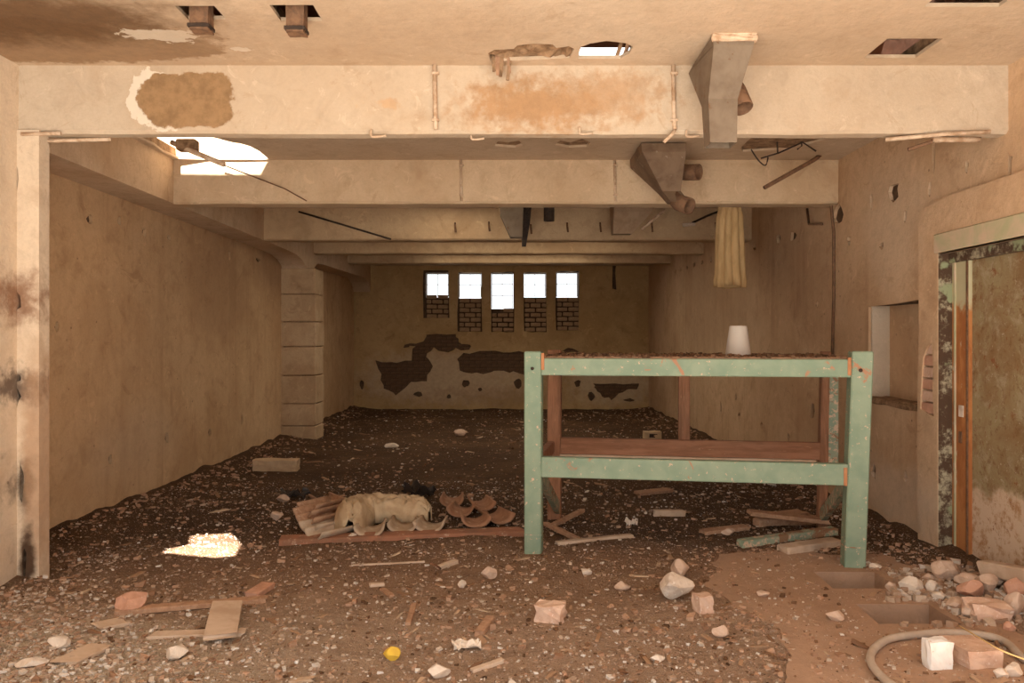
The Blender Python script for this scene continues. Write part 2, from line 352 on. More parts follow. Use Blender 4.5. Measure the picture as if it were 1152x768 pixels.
H_sun = [(P(x_, y_).x-.2, P(x_, y_).y-2.4) for x_, y_ in ((181, 622), (190, 617), (212, 612), (213, 602), (235, 600), (258, 600), (266, 606), (271, 613), (262, 625), (240, 627), (205, 624))]
H_bays = [rect(*b_) for b_ in BAYS]  # openings cut only to hold the added fill lamps
H_s1 = cpoly([(556, 164), (560, 159), (572, 160), (584, 158), (588, 163), (580, 166), (566, 165)])
H_s2 = cpoly([(624, 163), (630, 158), (642, 160), (655, 156), (664, 160), (660, 165), (640, 166)])
H_s3 = rough_poly([(1.98, 6.6), (2.5, 6.5), (2.62, 6.7), (2.45, 7.05), (2.05, 7.15)], 3, .03, 5)
H_h2 = rect(1.06, 1.50, 6.66, 7.28)
def cpad(h): xs_ = [p[0] for p in h]; ys_ = [p[1] for p in h]; return rect(min(xs_)-.03, max(xs_)+.03, min(ys_)-.02, max(ys_)+.30)
ceil_ = plate('ceiling', rect(-3.75, 3.35, FRONT, BACK+.35), [H_sq, H_tr, H_c, H_d, H_sky, H_spall, H_left, H_sun, H_s1, H_s2, H_s3]+H_bays, fz_c, .02, M_ceil, kind='structure')
plate('slab_core', rect(-3.75, 3.35, FRONT, BACK+.35), [H_spall]+[cpad(h_) for h_ in (H_sq, H_tr, H_c, H_d, H_sky)]+[[(-3.14, 6.5), (-2.2, 6.5), (-2.2, 7.66), (-3.14, 7.66)], rect(-2.75, -1.9, 2.9, 3.95)]+H_bays, lambda u, v, w: (u, v, CEIL+.021-w), .09, M_rough, ceil_)
def beam(name, y0, y1, z0, x0, x1, mat):
    bm = bmesh.new(); nx = 60; V = []
    prof = [(y0, CEIL+.01), (y0, z0+.02), (y0+.02, z0), (y1-.02, z0), (y1, z0+.02), (y1, CEIL+.01)]
    for i in range(nx+1):
        x = x0+(x1-x0)*i/nx; row = []
        for k, (y, z) in enumerate(prof):
            j = noise.noise(Vector((x*3, y*5, z*3)))*.008 if 0 < k < 5 else 0
            row.append(bm.verts.new((x, y+j, z+j)))
        V.append(row)
    for i in range(nx):
        for k in range(5): bm.faces.new((V[i][k], V[i+1][k], V[i+1][k+1], V[i][k+1]))
    bm.faces.new(V[0]); bm.faces.new(V[-1]); bmesh.ops.recalc_face_normals(bm, faces=bm.faces[:])
    me = bpy.data.meshes.new(name); bm.to_mesh(me); bm.free(); return link(name, me, mat, kind='structure')
beam('trim_1', B1, B1+.13, 2.775, NL-.3, WR+.02, M_beam1)
box('spalled_concrete', (-.16, 4.5, CEIL+.03), (.40, 4.88, CEIL+.2), M_rough, ceil_, cuts=7, jit=.03)
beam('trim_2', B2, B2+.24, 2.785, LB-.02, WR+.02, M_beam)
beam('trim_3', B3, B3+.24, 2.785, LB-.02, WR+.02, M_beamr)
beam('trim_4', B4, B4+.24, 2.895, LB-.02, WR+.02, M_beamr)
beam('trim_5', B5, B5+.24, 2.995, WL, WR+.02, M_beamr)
# side beam over the left wall with its haunch at the pillar
hp = [(B1+.1, 2.785), (11.2, 2.785), (11.7, 2.77), (12.0, 2.73), (12.2, 2.66), (12.25, 2.60), (12.7, 2.60), (12.75, 2.68), (12.95, 2.76), (13.3, 2.785), (BACK-.7, 2.86), (BACK-.25, 2.78), (BACK, 2.6), (BACK, 3.2), (B1+.1, 3.2)]
plate('trim_6', hp, [], lambda u, v, w: (LB+w, u, v), .37, M_long, kind='structure')
# left wall: plaster skin with small knocked holes over bare masonry
lh = [(LW(101, 247), .05, .045), (LW(134, 248), .04, .045), (LW(162, 262), .05, .055), (LW(190, 267), .05, .03), (LW(64, 368), .03, .045),
      (LW(188, 493), .05, .07), (LW(236, 486), .05, .05), (LW(272, 472), .05, .09), (LW(124, 517), .04, .06), (LW(258, 287), .06, .07), (LW(290, 292), .12, .03)]
wl = plate('wall_left', rect(4.95, BACK+.05, -.1, 3.3), [jag(p.y, p.z, a, b, 8, i) for i, (p, a, b) in enumerate(lh)], fx_l, .03, M_left, kind='structure')
box('wall_core', (WL-.3, 4.95, -.2), (WL-.03, BACK+.3, 3.4), M_sub, wl, bev=0)
# near stretch of left wall and pillar under the front beam
box('wall_left_near', (NL-.8, FRONT, -.2), (NL, B1+.02, 3.4), M_pil, kind='structure', bev=0)
ph = [(Q(24, 203, B1), .02, .09), (Q(24, 338, B1), .05, .07), (Q(20, 425, B1), .07, .035), (Q(24, 446, B1), .035, .06), (Q(30, 540, B1), .025, .13), (Q(33, 635, B1), .02, .1)]
pil = plate('trim_7', rect(-3.1, -2.885, -.1, 2.79), [jag(p.x-.02, p.z, a*.8, b, 9, 40+i, .45) for i, (p, a, b) in enumerate(ph)], lambda u, v, w: (u, B1-.02-w, v), .04, M_pil, kind='structure')
box('pillar_core', (-3.6, B1+.021, -.1), (-2.886, B1+.09, 2.79), M_pil, pil, bev=0)
# rear pillar of stacked blocks
zs = [-.08, .21, .55, .98, 1.42, 1.80, 2.22, 2.62]
p2 = box('trim_8', (-3.5, 12.24, -.1), (-3.02, 12.68, 2.62), M_rough, kind='structure', bev=0)
for i in range(7):
    box('block', (-3.53, 12.2, zs[i]+.006), (-2.99+random.uniform(-.012, .012), 12.72, zs[i+1]-.006), M_block, p2, bev=.012)
# right wall
DY0, DY1, DZ = 4.52, 5.63, 2.12
door_notch = [(FRONT, -.1), (DY0, -.1), (DY0, DZ), (DY1, DZ), (DY1, -.1), (BACK+.05, -.1), (BACK+.05, 3.3), (FRONT, 3.3)]
NI = (5.99, 6.81, 1.02, 1.80)
niche = rough_poly(rect(NI[0], NI[1], NI[2], NI[3]), 2, .02, 8)
rh = [(RW(1005, 214), .11, .08), (RW(944, 243), .12, .10), (RW(1018, 243), .03, .05), (RW(980, 226), .03, .09), (RW(892, 266), .1, .06), (RW(876, 269), .08, .05),
      (RW(849, 278), .07, .05), (RW(992, 276), .05, .03), (RW(857, 478), .06, .05), (RW(887, 491), .06, .05), (RW(811, 458), .06, .12), (RW(832, 468), .06, .1),
      (RW(914, 462), .05, .12), (RW(828, 446), .05, .06), (RW(1019, 535), .04, .045), (RW(983, 532), .04, .07), (RW(1050, 172), .03, .16), (RW(1136, 186), .03, .1), (RW(1088, 186), .025, .05), (RW(1046, 212), .03, .06), (RW(955, 270), .04, .05), (RW(920, 342), .03, .04)]
for k, px in enumerate((760, 766, 773, 781, 790, 800, 812, 824)): rh.append((RW(px, 305-(px-760)*.33), .08, .045))
sk = plate('wall_right', door_notch, [niche]+[jag(p.y, p.z, a, b, 8, 70+i, .5) for i, (p, a, b) in enumerate(rh)], fx_r, .03, M_right, kind='structure')
plate('wall_core', door_notch, [rect(*NI)], lambda u, v, w: (WR+.03-w, u, v), .22, M_sub, sk)
nb = box('niche_back', (WR+.17, NI[0]-.05, NI[2]-.05), (WR+.24, NI[1]+.05, NI[3]+.05), M_right, sk, bev=0)
box('niche_lining', (WR+.02, NI[1]-.012, NI[2]), (WR+.18, NI[1]+.01, NI[3]), plaster('niche_plaster', PL, PL, PM), sk, bev=0)
box('niche_ledge', (WR-.015, NI[0]-.04, NI[2]-.04), (WR+.18, NI[1], NI[2]+.012), M_rough, sk, bev=.006, cuts=4, jit=.008)
# raised plaster round the door, torn where the bricks show
bz0, bz1 = RW(1048, 465).z, RW(1048, 385).z
tear = rough_poly([(5.69, bz0), (5.86, bz0+.02), (5.84, bz1-.1), (5.70, bz1)], 3, .015, 4)
sur = [(FRONT, -.1), (DY0, -.1), (DY0, DZ), (DY1, DZ), (DY1, -.1), (5.90, -.1), (5.92, .8), (5.89, 1.6), (5.90, 2.36), (5.80, 2.47), (5.5, 2.5), (FRONT, 2.5)]
plate('door_surround', sur, [tear], lambda u, v, w: (WR-.045-w, u, v), .046, M_right, sk)
bh = (bz1-bz0)/6
for i in range(6):
    box('brick', (WR-.034, 5.66+.02*(i % 2), bz0+i*bh+.004), (WR+.05, 5.88, bz0+(i+1)*bh-.008), (M_brick2, M_brickpale)[i % 2], sk, bev=.004)
d1 = bpy.data.objects.new('door_1', None); COL.objects.link(d1); d1['kind'] = 'structure'; d1.location = (WR, 5.1, 0)
def dbox(name, a, b, mat, **k):
    o = box(name, Vector(a)-d1.location, Vector(b)-d1.location, mat, d1, **k); return o
dbox('reveal', (WR-.04, DY1-.006, 0), (WR+.07, DY1+.03, DZ), M_reveal, bev=0)
for (a, b, nm) in ((DY1-.215, DY1, 'door_frame'), (DY0, DY0+.12, 'door_frame')):
    dbox(nm, (WR+.055, a, 0), (WR+.13, b, DZ), M_frame)
dbox('frame_bead', (WR+.047, DY1-.055, 0), (WR+.06, DY1-.035, DZ), M_lintel, bev=.003)
dbox('frame_bead', (WR+.047, DY1-.205, 0), (WR+.06, DY1-.185, DZ), M_rust, bev=.003)
dbox('frame_head', (WR+.03, DY0, DZ-.07), (WR+.13, DY1, DZ+.0), M_reveal)
dbox('door_leaf', (WR+.075, DY0+.1, .02), (WR+.125, DY1-.2, DZ-.06), M_door)
dbox('latch_plate', (WR+.05, DY1-.15, .98), (WR+.06, DY1-.09, 1.06), M_white, bev=.003)
dbox('latch_plate', (WR+.05, DY1-.13, .80), (WR+.06, DY1-.09, .88), M_rust, bev=.003)
dbox('lintel', (WR-.06, FRONT+.5, DZ+.0), (WR+.02, DY1+.03, DZ+.135), M_lintel, bev=.008)
# back wall, five windows bricked up below
wins = [(479, 504, 307, 333, 358), (516, 541, 307, 334, 373), (553, 577, 307, 346, 373), (590, 614, 307, 333, 373), (626.5, 650.5, 306, 333, 372)]
wh, ch = [], []
for i, (x0, x1, yt, yw, yb) in enumerate(wins):
    a, b = Q(x0, yb, BACK), Q(x1, yt, BACK)
    wh.append(rough_poly(rect(a.x-.02*(i != 0)-.07*(i == 0), b.x+.02, a.z, b.z+.02+.05*(i == 0)), 3, .015, i+20)); ch.append(rect(a.x-.01, b.x+.01, a.z+.0, b.z+.01))
def bpoly(pp, s): return rough_poly([(Q(x, y, BACK).x, Q(x, y, BACK).z) for x, y in pp], 3, .03, s)
patches = [bpoly([(423, 406), (440, 408), (462, 404), (466, 388), (455, 391), (455, 387), (475, 384), (480, 376), (512, 376), (516, 385), (530, 388), (528, 394), (514, 392), (500, 397), (488, 392), (478, 400), (486, 412), (480, 428), (462, 430), (446, 445), (432, 438), (428, 420)], 1),
           bpoly([(520, 398), (548, 394), (575, 396), (598, 397), (610, 402), (610, 423), (592, 424), (578, 419), (560, 417), (548, 421), (530, 420), (516, 416), (514, 404)], 2),
           bpoly([(640, 391), (656, 395), (640, 396), (628, 395)], 3),
           bpoly([(668, 430), (690, 432), (722, 430), (716, 437), (700, 440), (688, 449), (676, 446), (670, 437)], 4)]
for k, (x, y, a, b) in enumerate([(524, 431, .09, .1), (583, 431, .1, .12), (540, 438, .05, .05), (470, 443, .12, .06), (650, 431, .08, .09), (665, 446, .08, .1), (708, 450, .14, .04), (505, 446, .06, .05), (630, 437, .06, .05), (407, 432, .06, .12)]):
    p = Q(x, y, BACK); patches.append(jag(p.x, p.z, a, b, 9, 90+k))
p = Q(691, 310, BACK); patches.append(rough_poly(rect(p.x-.04, p.x+.04, p.z-.3, p.z+.25), 3, .015, 9))
wb = plate('wall_back', rect(-3.6, 3.1, -.1, 3.3), wh+patches, fy_b, .05, M_back, kind='structure')
plate('wall_core', rect(-3.8, 3.4, -.2, 3.4), ch, lambda u, v, w: (u, BACK+.052-w, v), .3, M_sub, wb)
bmd = boxm((-.118, -.03, -.031), (.118, .03, .031), .008, 'brick'); bmd.materials.append(simple('dark_brick', (.16, .09, .048), (.11, .06, .032), 12))
bme = boxm((-.112, -.03, -.042), (.112, .03, .042), .012, 'brick'); bme.materials.append(M_brick)
bmeh = boxm((-.05, -.03, -.042), (.05, .03, .042), .012, 'brick'); bmeh.materials.append(M_brick)
R = random.Random(3)
def lay(x, z, y, me=bme, par=wb):
    o = bpy.data.objects.new('brick', me); COL.objects.link(o); o.parent = par
    o.location = (x, y+R.uniform(-.008, .008), z+R.uniform(-.004, .004)); o.rotation_euler = (0, R.uniform(-.03, .03), 0)
for row in range(22):                                         # bricks bared where the plaster fell
    z = .25+row*.078
    for k in range(28):
        x = -3.2+k*.25+(row % 2)*.125
        if any(inside((x+dx, z+dz), pt) for pt in patches[:4] for dx in (-.1, 0, .1) for dz in (-.03, .03)): lay(x, z, BACK+.07, bmd)
for i, (x0, x1, yt, yw, yb) in enumerate(wins):
    a, b = Q(x0, yb, BACK), Q(x1, yw, BACK); top = Q(x1, yt, BACK).z
    box('infill_mortar', (a.x-.01, BACK+.135, a.z), (b.x+.01, BACK+.3, b.z-.02), M_sub, wb, bev=0)
    z = a.z+.05; row = 0
    while z < b.z+.0:
        xs = [(a.x+.125, bme), (a.x+.375, bme)] if row % 2 == 0 else [(a.x+.06, bmeh), (a.x+.25, bme), (a.x+.44, bmeh)]
        for x, me in xs:
            if z < b.z-.06 or R.random() < .6: lay(x, z, BACK+.105+R.uniform(-.01, .015), me)
        z += .108; row += 1
    w = bpy.data.objects.new('window_%d' % (i+1), None); COL.objects.link(w); w['kind'] = 'structure'; w.location = ((a.x+b.x)/2, BACK+.2, b.z)
    H = top-b.z; hw = (b.x-a.x)/2
    fr = [(-hw, -hw+.014, 0, H), (hw-.014, hw, 0, H), (-hw, hw, 0, .012), (-hw, hw, H-.014, H)]
    for f_ in fr: box('window_frame', (f_[0], -.02, f_[2]), (f_[1], .02, f_[3]), M_rust, w, bev=.003)
    mu = [H*.52] if i != 2 else [H*.36, H*.7]
    box('muntin', (-.006, -.006, .01), (.006, .006, H-.01), M_rust, w, bev=0)
    for m_ in mu: box('muntin', (-hw, -.005, m_-.006), (hw, .005, m_+.006), M_rust, w, bev=0)
    lv = [.0]+mu+[H]
    for k in range(len(lv)-1):
        for s in (-1, 1): box('pane', (min(0, s*hw), -.002, lv[k]), (max(0, s*hw), .002, lv[k+1]), M_glass, w, bev=0)
box('wall_upper_kerb', (-3.5, B2+.02, CEIL-.01), (-2.05, B2+.2, 3.75), M_beam, kind='structure', bev=0)  # upstand added to catch the sun behind the left ceiling hole
# upper storey above the slab, roof broken open at the left
box('wall_upper_right', (3.1, FRONT, 3.3), (3.4, BACK+.4, 5.6), M_upper, kind='structure', bev=0)
box('wall_upper_left', (-3.85, FRONT, 3.3), (-3.55, BACK+.4, 5.6), M_white, kind='structure', bev=0)
box('wall_upper_back', (-3.85, BACK+.05, 3.3), (3.4, BACK+.4, 5.6), M_upper, kind='structure', bev=0)
box('wall_upper_front', (-3.85, FRONT, 3.3), (3.4, FRONT+.3, 5.6), M_upper, kind='structure', bev=0)
plate('roof', rect(-3.9, 3.45, FRONT-.05, BACK+.45), [[(-3.5, 5.58), (-2.5, 5.58), (-2.36, 5.75), (-2.33, 6.2), (-3.5, 6.2)], [(x_-.138, y_-1.66) for x_, y_ in rough_poly(rect(-2.9, -1.8, 3.02, 4.0), 3, .03, 2)], rect(.4, 2.4, 10.62, 11.8), rect(2.4, 3.06, 4.7, 5.6)], lambda u, v, w: (u, v, 5.4-w), .15, M_upper, kind='structure')  # opening beside the right wall added to light that wall
# ------------------------------------------------------------------ ground
PITS = [(1.95, 2.36, 4.85, 5.20), (1.95, 2.38, 4.24, 4.56)]
SLAB = [(1.45, 5.62), (1.2, 4.9), (1.35, 4.0), (1.15, 3.2), (2.0, 2.9), (2.75, 3.1), (2.62, 4.1), (2.72, 4.9), (2.62, 5.6), (2.0, 5.75)]
def sdist(x, y):
    d = 9
    for i in range(len(SLAB)):
        a = Vector(SLAB[i]); b = Vector(SLAB[(i+1) % len(SLAB)]); p = Vector((x, y)); ab = b-a
        t_ = max(0, min(1, (p-a).dot(ab)/ab.dot(ab))); d = min(d, (p-a-ab*t_).length)
    return d if inside((x, y), SLAB) else -d
def ground(x, y):
    h = .022*noise.noise(Vector((x*1.3, y*1.3, 0)))+.014*noise.noise(Vector((x*4, y*4, 3)))+.007*noise.noise(Vector((x*11, y*11, 7)))
    h += .09*max(0, 1-(WR-x)/.45)**1.5*(.5+.7*abs(noise.noise(Vector((0, y*1.7, 2)))))*(1 if y > 3.4 else 0)     # banks of rubble at the walls
    lw = NL if y < B1 else WL
    h += .10*max(0, 1-(x-lw)/.6)**1.5*(.5+.7*abs(noise.noise(Vector((5, y*1.7, 2)))))
    if y < 6:
        s = sdist(x, y)
        if s > -.2: h = h+(-.07-h)*max(0, min(1, (s-.03)/.3))
        for a, b, c_, d in PITS:
            if a-.12 < x < b+.12 and c_-.12 < y < d+.12: h = -.3
    return h
def top(x, y):                                                # walkable height, slab included
    return .004 if (y < 6 and sdist(x, y) > .10) else ground(x, y)
ys = []; y = FRONT
while y < BACK+.06: ys.append(y); y += .04 if y < 7 else (.07 if y < 11 else .12)
xs = [-3.62+.045*i for i in range(151)]
V = [(x, y, ground(x, y)) for y in ys for x in xs]; nx = len(xs)
Fc = [(j*nx+i, j*nx+i+1, (j+1)*nx+i+1, (j+1)*nx+i) for j in range(len(ys)-1) for i in range(nx-1)]
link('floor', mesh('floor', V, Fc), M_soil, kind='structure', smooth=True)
plate('floor_slab', rough_poly(SLAB, 9, .035, 5), [rough_poly(rect(*p_), 2, .012, 3) for p_ in PITS], lambda u, v, w: (u, v, .004+w), .24, M_slab, kind='structure')
V = [(-60, -60, -.32), (60, -60, -.32), (60, FRONT+.02, -.32), (-60, FRONT+.02, -.32)]
plate('ground_outside', [(-60, -60), (60, -60), (60, 90), (-60, 90)], [], lambda u, v, w: (u, v, -.36+w), .2, M_out, kind='structure')
box('ground_threshold', (-12, -14, -.3), (12, FRONT+.05, -.015), M_out, kind='structure', bev=0)
plate('floor_apron', rough_poly([(-3.0, FRONT), (3.0, FRONT), (3.0, 2.7), (1.5, 2.65), (0, 2.85), (-1.5, 2.75), (-3.0, 2.8)], 6, .05, 3), [], lambda u, v, w: (u, v, .03+w), .03, M_out, kind='structure')  # pale floor added out of view to keep the sun bounce neutral

# ------------------------------------------------------------------ green bench
th = -math.atan2(.36, 2.19)
bx, by = .085, 5.645
bench = empty('workbench', (bx, by, 0), 'tall green painted wooden workbench frame standing on the rubble floor', 'workbench', th)
Lb, Db = 2.29, 1.22
def bleg(x, y, w, d, h, mat, lean=0, z0=-.03):
    me = boxm((x, y, z0), (x+w, y+d, h), .008, 'leg')
    for v in me.vertices: v.co.x += lean*(v.co.z/h)
    return link('leg', me, mat, bench)
l1 = bleg(0, 0, .122, .12, 1.43, M_green, .0)
l2 = bleg(Lb-.145, 0, .135, .13, 1.435, M_green, .05)
l3 = bleg(.03, Db-.1, .115, .10, 1.43, M_wood); l4 = bleg(Lb-.08, Db-.1, .07, .1, 1.42, M_wood, .03)
box('side_board', (Lb-.005, Db-.1, .5), (Lb+.075, Db-.04, 1.3), M_greend, bench); 
for (ll, x) in ((l1, .005), (l2, Lb-.141)): box('foot_band', (x, -.004, .135), (x+.12, .125, .142), M_greend, ll, bev=0)
for x in (.06, Lb-.045): tube('bolt', [(x, -.012, 1.31), (x, .01, 1.31)], .012, M_dark, l1 if x < 1 else l2)
box('top_rail', (.122, .0, 1.262), (Lb-.10, .08, 1.382), M_green, bench); box('top_rail', (.14, Db-.08, 1.25), (Lb-.04, Db, 1.37), M_woodh, bench)
for x in (.02, Lb-.10): box('side_rail', (x, .12, 1.26), (x+.07, Db-.1, 1.37), M_woodh, bench)
box('lower_rail', (.122, .0, .545), (Lb-.12, .07, .688), M_green, bench); lr = box('lower_rail', (.14, Db-.09, .55), (Lb-.06, Db-.03, .69), M_woodh, bench)
box('lower_rail', (.03, .12, .56), (.09, Db-.1, .66), M_woodh, bench)
box('rail_strip', (.14, Db-.13, .535), (Lb-.1, Db-.09, .556), M_plankp, lr, bev=.003)
box('middle_post', (Lb/2-.03, Db-.08, .69), (Lb/2+.065, Db-.02, 1.25), M_wood, bench)
for x, x2 in ((.075, .10), (Lb-.12, Lb-.06)):
    V = []
    for (yy, zz) in ((.12, .60), (.12, .50), (Db-.1, .05), (Db-.1, .16)):
        f = (yy-.12)/Db; V += [(x+(x2-x)*f, yy, zz), (x+.04+(x2-x)*f, yy, zz)]
    me = mesh('brace', V, [(0, 2, 4, 6), (1, 7, 5, 3), (0, 1, 3, 2), (2, 3, 5, 4), (4, 5, 7, 6), (6, 7, 1, 0)]); link('brace', me, M_greend, bench)
for x, z in ((.122, 1.30), (Lb-.125, 1.275), (Lb-.15, .545)): box('joint_plate', (x, -.006, z), (x+.022, .02, z+.12), simple('joint_rust', (.5, .22, .1), (.38, .16, .07), 15), bench, bev=.002)
for i in range(7):
    y0 = .08+i*(Db-.08)/7; box('top_plank', (.02 if 0 < i < 6 else .13, y0+.004, 1.372+R.uniform(-.003, .003)), (Lb+.02 if 0 < i < 6 else Lb-.11, y0+(Db-.08)/7-.004, 1.392+R.uniform(-.003, .003)), M_plank, bench, bev=.002)
def bp(u, v, z):
    c_, s_ = math.cos(th), math.sin(th); return Vector((bx+u*c_-v*s_, by+u*s_+v*c_, z))
# ------------------------------------------------------------------ chips and crumbs (uncountable)
def chips(name, pts, mat, label, cat, size, flat=(.2, .55), elong=1., seed=1, zfn=top):
    R = random.Random(seed); V = []; Fc = []; T = []
    for (x, y, s) in pts:
        z = zfn(x, y); a = R.uniform(0, 6.3); l = s*R.uniform(.7, 1.3)*elong; w = s*R.uniform(.5, 1.)/max(1, elong*.6); h = s*R.uniform(*flat)/max(1, elong*.6)
        ca, sa = math.cos(a), math.sin(a); b = len(V); tl = R.uniform(-.3, .3); tone = R.random()
        for k in range(8):
            u = (l if k & 1 else -l)*R.uniform(.5, 1)*.5; v = (w if k & 2 else -w)*R.uniform(.5, 1)*.5; q = (h if k & 4 else -h*.5)*R.uniform(.5, 1)
            V.append((x+u*ca-v*sa, y+u*sa+v*ca, z+q+u*tl)); T.append(tone)
        for f_ in ((0, 2, 3, 1), (4, 5, 7, 6), (0, 1, 5, 4), (2, 6, 7, 3), (0, 4, 6, 2), (1, 3, 7, 5)): Fc.append(tuple(b+i for i in f_))
    me = mesh(name, V, Fc); at = me.attributes.new('tone', 'FLOAT', 'POINT'); at.data.foreach_set('value', T)
    return tag(link(name, me, mat, kind='stuff'), label, cat)
def inpit(x, y): return any(a-.03 < x < b+.03 and c_-.03 < y < d+.03 for a, b, c_, d in PITS)
def scatter(n, seed, smin, smax, bias=1.6, far=17.5, keep=None):
    R = random.Random(seed); out = []
    while len(out) < n:
        y = 3.1+(far-3.1)*R.random()**bias; lw = NL if y < B1 else WL
        x = R.uniform(lw+.07, WR-.07)
        if inpit(x, y) or (y < 6 and sdist(x, y) > .1 and R.random() < .5): continue
        if keep and R.random() > keep(x, y): continue
        s = smin+(smax-smin)*R.random()**5
        out.append((x, y, s*(1 if y < 7 else 1.25)))
    return out
edge = lambda x, y: max(.25, 1-min(abs(x-(NL if y < B1 else WL)), abs(WR-x))/1.2)
CW = chipmat('plaster_crumb', [(.38, .24, .155), (.46, .31, .21), (.56, .42, .3), (.84, .76, .66)])
CB = chipmat('brick_chip', [(.30, .165, .095), (.42, .24, .145), (.54, .33, .21), (.48, .29, .18)])
CS = chipmat('soil_clod', [(.08, .038, .016), (.13, .064, .03), (.2, .105, .055), (.30, .175, .1)])
CP = chipmat('wood_splinter', [(.22, .11, .06), (.34, .19, .1), (.48, .3, .18), (.62, .45, .3)])
clump = lambda x, y: (1 if y < 6 else max(.22, 1-(y-6)*.22))*(.25+.75*max(0, min(1, .5+1.6*noise.noise(Vector((x*1.1, y*1.1, 9))))))
chips('plaster_crumbs', scatter(13000, 1, .005, .036, keep=clump), CW, 'pale plaster crumbs strewn over the whole dirt floor', 'rubble', 1, seed=1)
chips('grit', scatter(26000, 8, .004, .017, bias=1.25, far=8.6, keep=lambda x, y: 1 if y < 6 else .5), CW, 'fine pale grit speckled over the near floor', 'grit', 1, seed=8)
R7 = random.Random(21); ed = []
for _ in range(1800):
    k_ = R7.randrange(len(SLAB)); a_ = Vector(SLAB[k_]); b_ = Vector(SLAB[(k_+1) % len(SLAB)]); q_ = a_.lerp(b_, R7.random()); q_ = (q_.x+R7.gauss(0, .09), q_.y+R7.gauss(0, .09))
    if not inpit(*q_) and q_[1] > 3: ed.append((*q_, .006+.03*R7.random()**3))
chips('slab_edge_litter', ed, CB, 'brown litter banked along the edge of the bare concrete', 'rubble', 1, seed=9)
chips('brick_chips', scatter(3800, 2, .006, .055, keep=clump), CB, 'reddish brick chips strewn over the dirt floor', 'rubble', 1, seed=2)
chips('soil_clods', scatter(8000, 3, .008, .04), CS, 'dark soil clods covering the floor', 'soil', 1, seed=3)
chips('wood_splinters', scatter(1300, 4, .02, .08, keep=lambda x, y: 1 if y < 7 else .4), CP, 'thin wood splinters and straw strewn over the floor', 'splinters', 1, (.1, .25), 2.2, 4)
chips('wall_rubble', scatter(4200, 5, .008, .05, keep=lambda x, y: edge(x, y)**3), CB, 'rubble banked along the foot of the side walls', 'rubble', 1, seed=5)
R5 = random.Random(11)
chips('yard_spoil', [(min(-.9, NL+abs(R5.gauss(0, .9))), 3.15+abs(R5.gauss(0, .75)), .006+.03*R5.random()**3) for _ in range(8000)], CW, 'pale broken plaster spread in the near left corner', 'rubble', 1, seed=6)
R8 = random.Random(31); hp_ = []
while len(hp_) < 900:
    q_ = P(R8.uniform(1000, 1165), R8.uniform(640, 705)); k_ = R8.random()
    if q_.x < WR-.06 and not inpit(q_.x, q_.y): hp_.append((q_.x, q_.y, .012+.055*k_**3))
chips('doorway_rubble', hp_, CW, 'pale rubble heaped on the floor below the rusty door', 'rubble', 1, (.4, .8), seed=10)
R6 = random.Random(12); pp = []
for _ in range(1500):
    q = bp(R6.uniform(.14, Lb-.13), R6.uniform(.06, Db-.05), 0); pp.append((q.x, q.y, .012+.03*R6.random()**2))
chips('bench_dirt', pp, CS, 'layer of dark dirt and crumbs lying on the bench top', 'dirt', 1, seed=7, zfn=lambda x, y: 1.394)

# ------------------------------------------------------------------ stones, bricks, boards
def rockm(seed, sx, sy, sz, sub=3, k=.14):
    bm = bmesh.new(); bmesh.ops.create_icosphere(bm, subdivisions=sub, radius=.5); R = random.Random(seed)
    off = Vector((R.uniform(0, 50), R.uniform(0, 50), R.uniform(0, 50)))
    pl = [(Vector((R.uniform(-1, 1), R.uniform(-1, 1), R.uniform(-.6, 1))).normalized(), R.uniform(.26, .40)) for _ in range(15)]
    for v in bm.verts:
        for n_, d in pl:
            e = v.co.dot(n_)-d
            if e > 0: v.co -= n_*e
        v.co += v.co.normalized()*noise.noise(v.co*3+off)*k*.3
        v.co = Vector((v.co.x*sx*1.4, v.co.y*sy*1.4, v.co.z*sz*1.4))
    mz = min(v.co.z for v in bm.verts)
    for v in bm.verts: v.co.z -= mz
    me = bpy.data.meshes.new('stone'); bm.to_mesh(me); bm.free(); return me
def rock(px, py, w, h, label, mat=None, d=None, group=None, name='stone', seed=None, cat='stone', rz=None, sub=3):
    """w, h in photo pixels; py is where it touches the floor"""
    p = P(px, py); s = p.y/F; z = top(p.x, p.y); p = P(px, py, z)
    sd = seed if seed is not None else int(px*7+py)
    o = link(name, rockm(sd, w*s, (d or w*.8)*s, h*s*1.1, sub), mat or M_stone)
    o.location = (p.x, p.y+.4*(d or w*.8)*s, z-.006); o.rotation_euler = (0, 0, 0)
    return tag(o, label, cat, group)
def cuboid(name, px, py, size, rz, label, cat, mat, tilt=(0, 0), jit=.006, group=None, dz=-.008, cuts=2):
    p = P(px, py); z = top(p.x, p.y); p = P(px, py, z)
    o = link(name, boxm((-size[0]/2, -size[1]/2, 0), (size[0]/2, size[1]/2, size[2]), .006, name, jit, cuts, int(px+py)), mat)
    o.rotation_euler = (math.radians(tilt[0]), math.radians(tilt[1]), math.radians(rz))
    ex = abs(math.sin(math.radians(rz)))*size[0]/2+abs(math.cos(math.radians(rz)))*size[1]/2
    o.location = (p.x, p.y+ex, z+dz); return tag(o, label, cat, group)
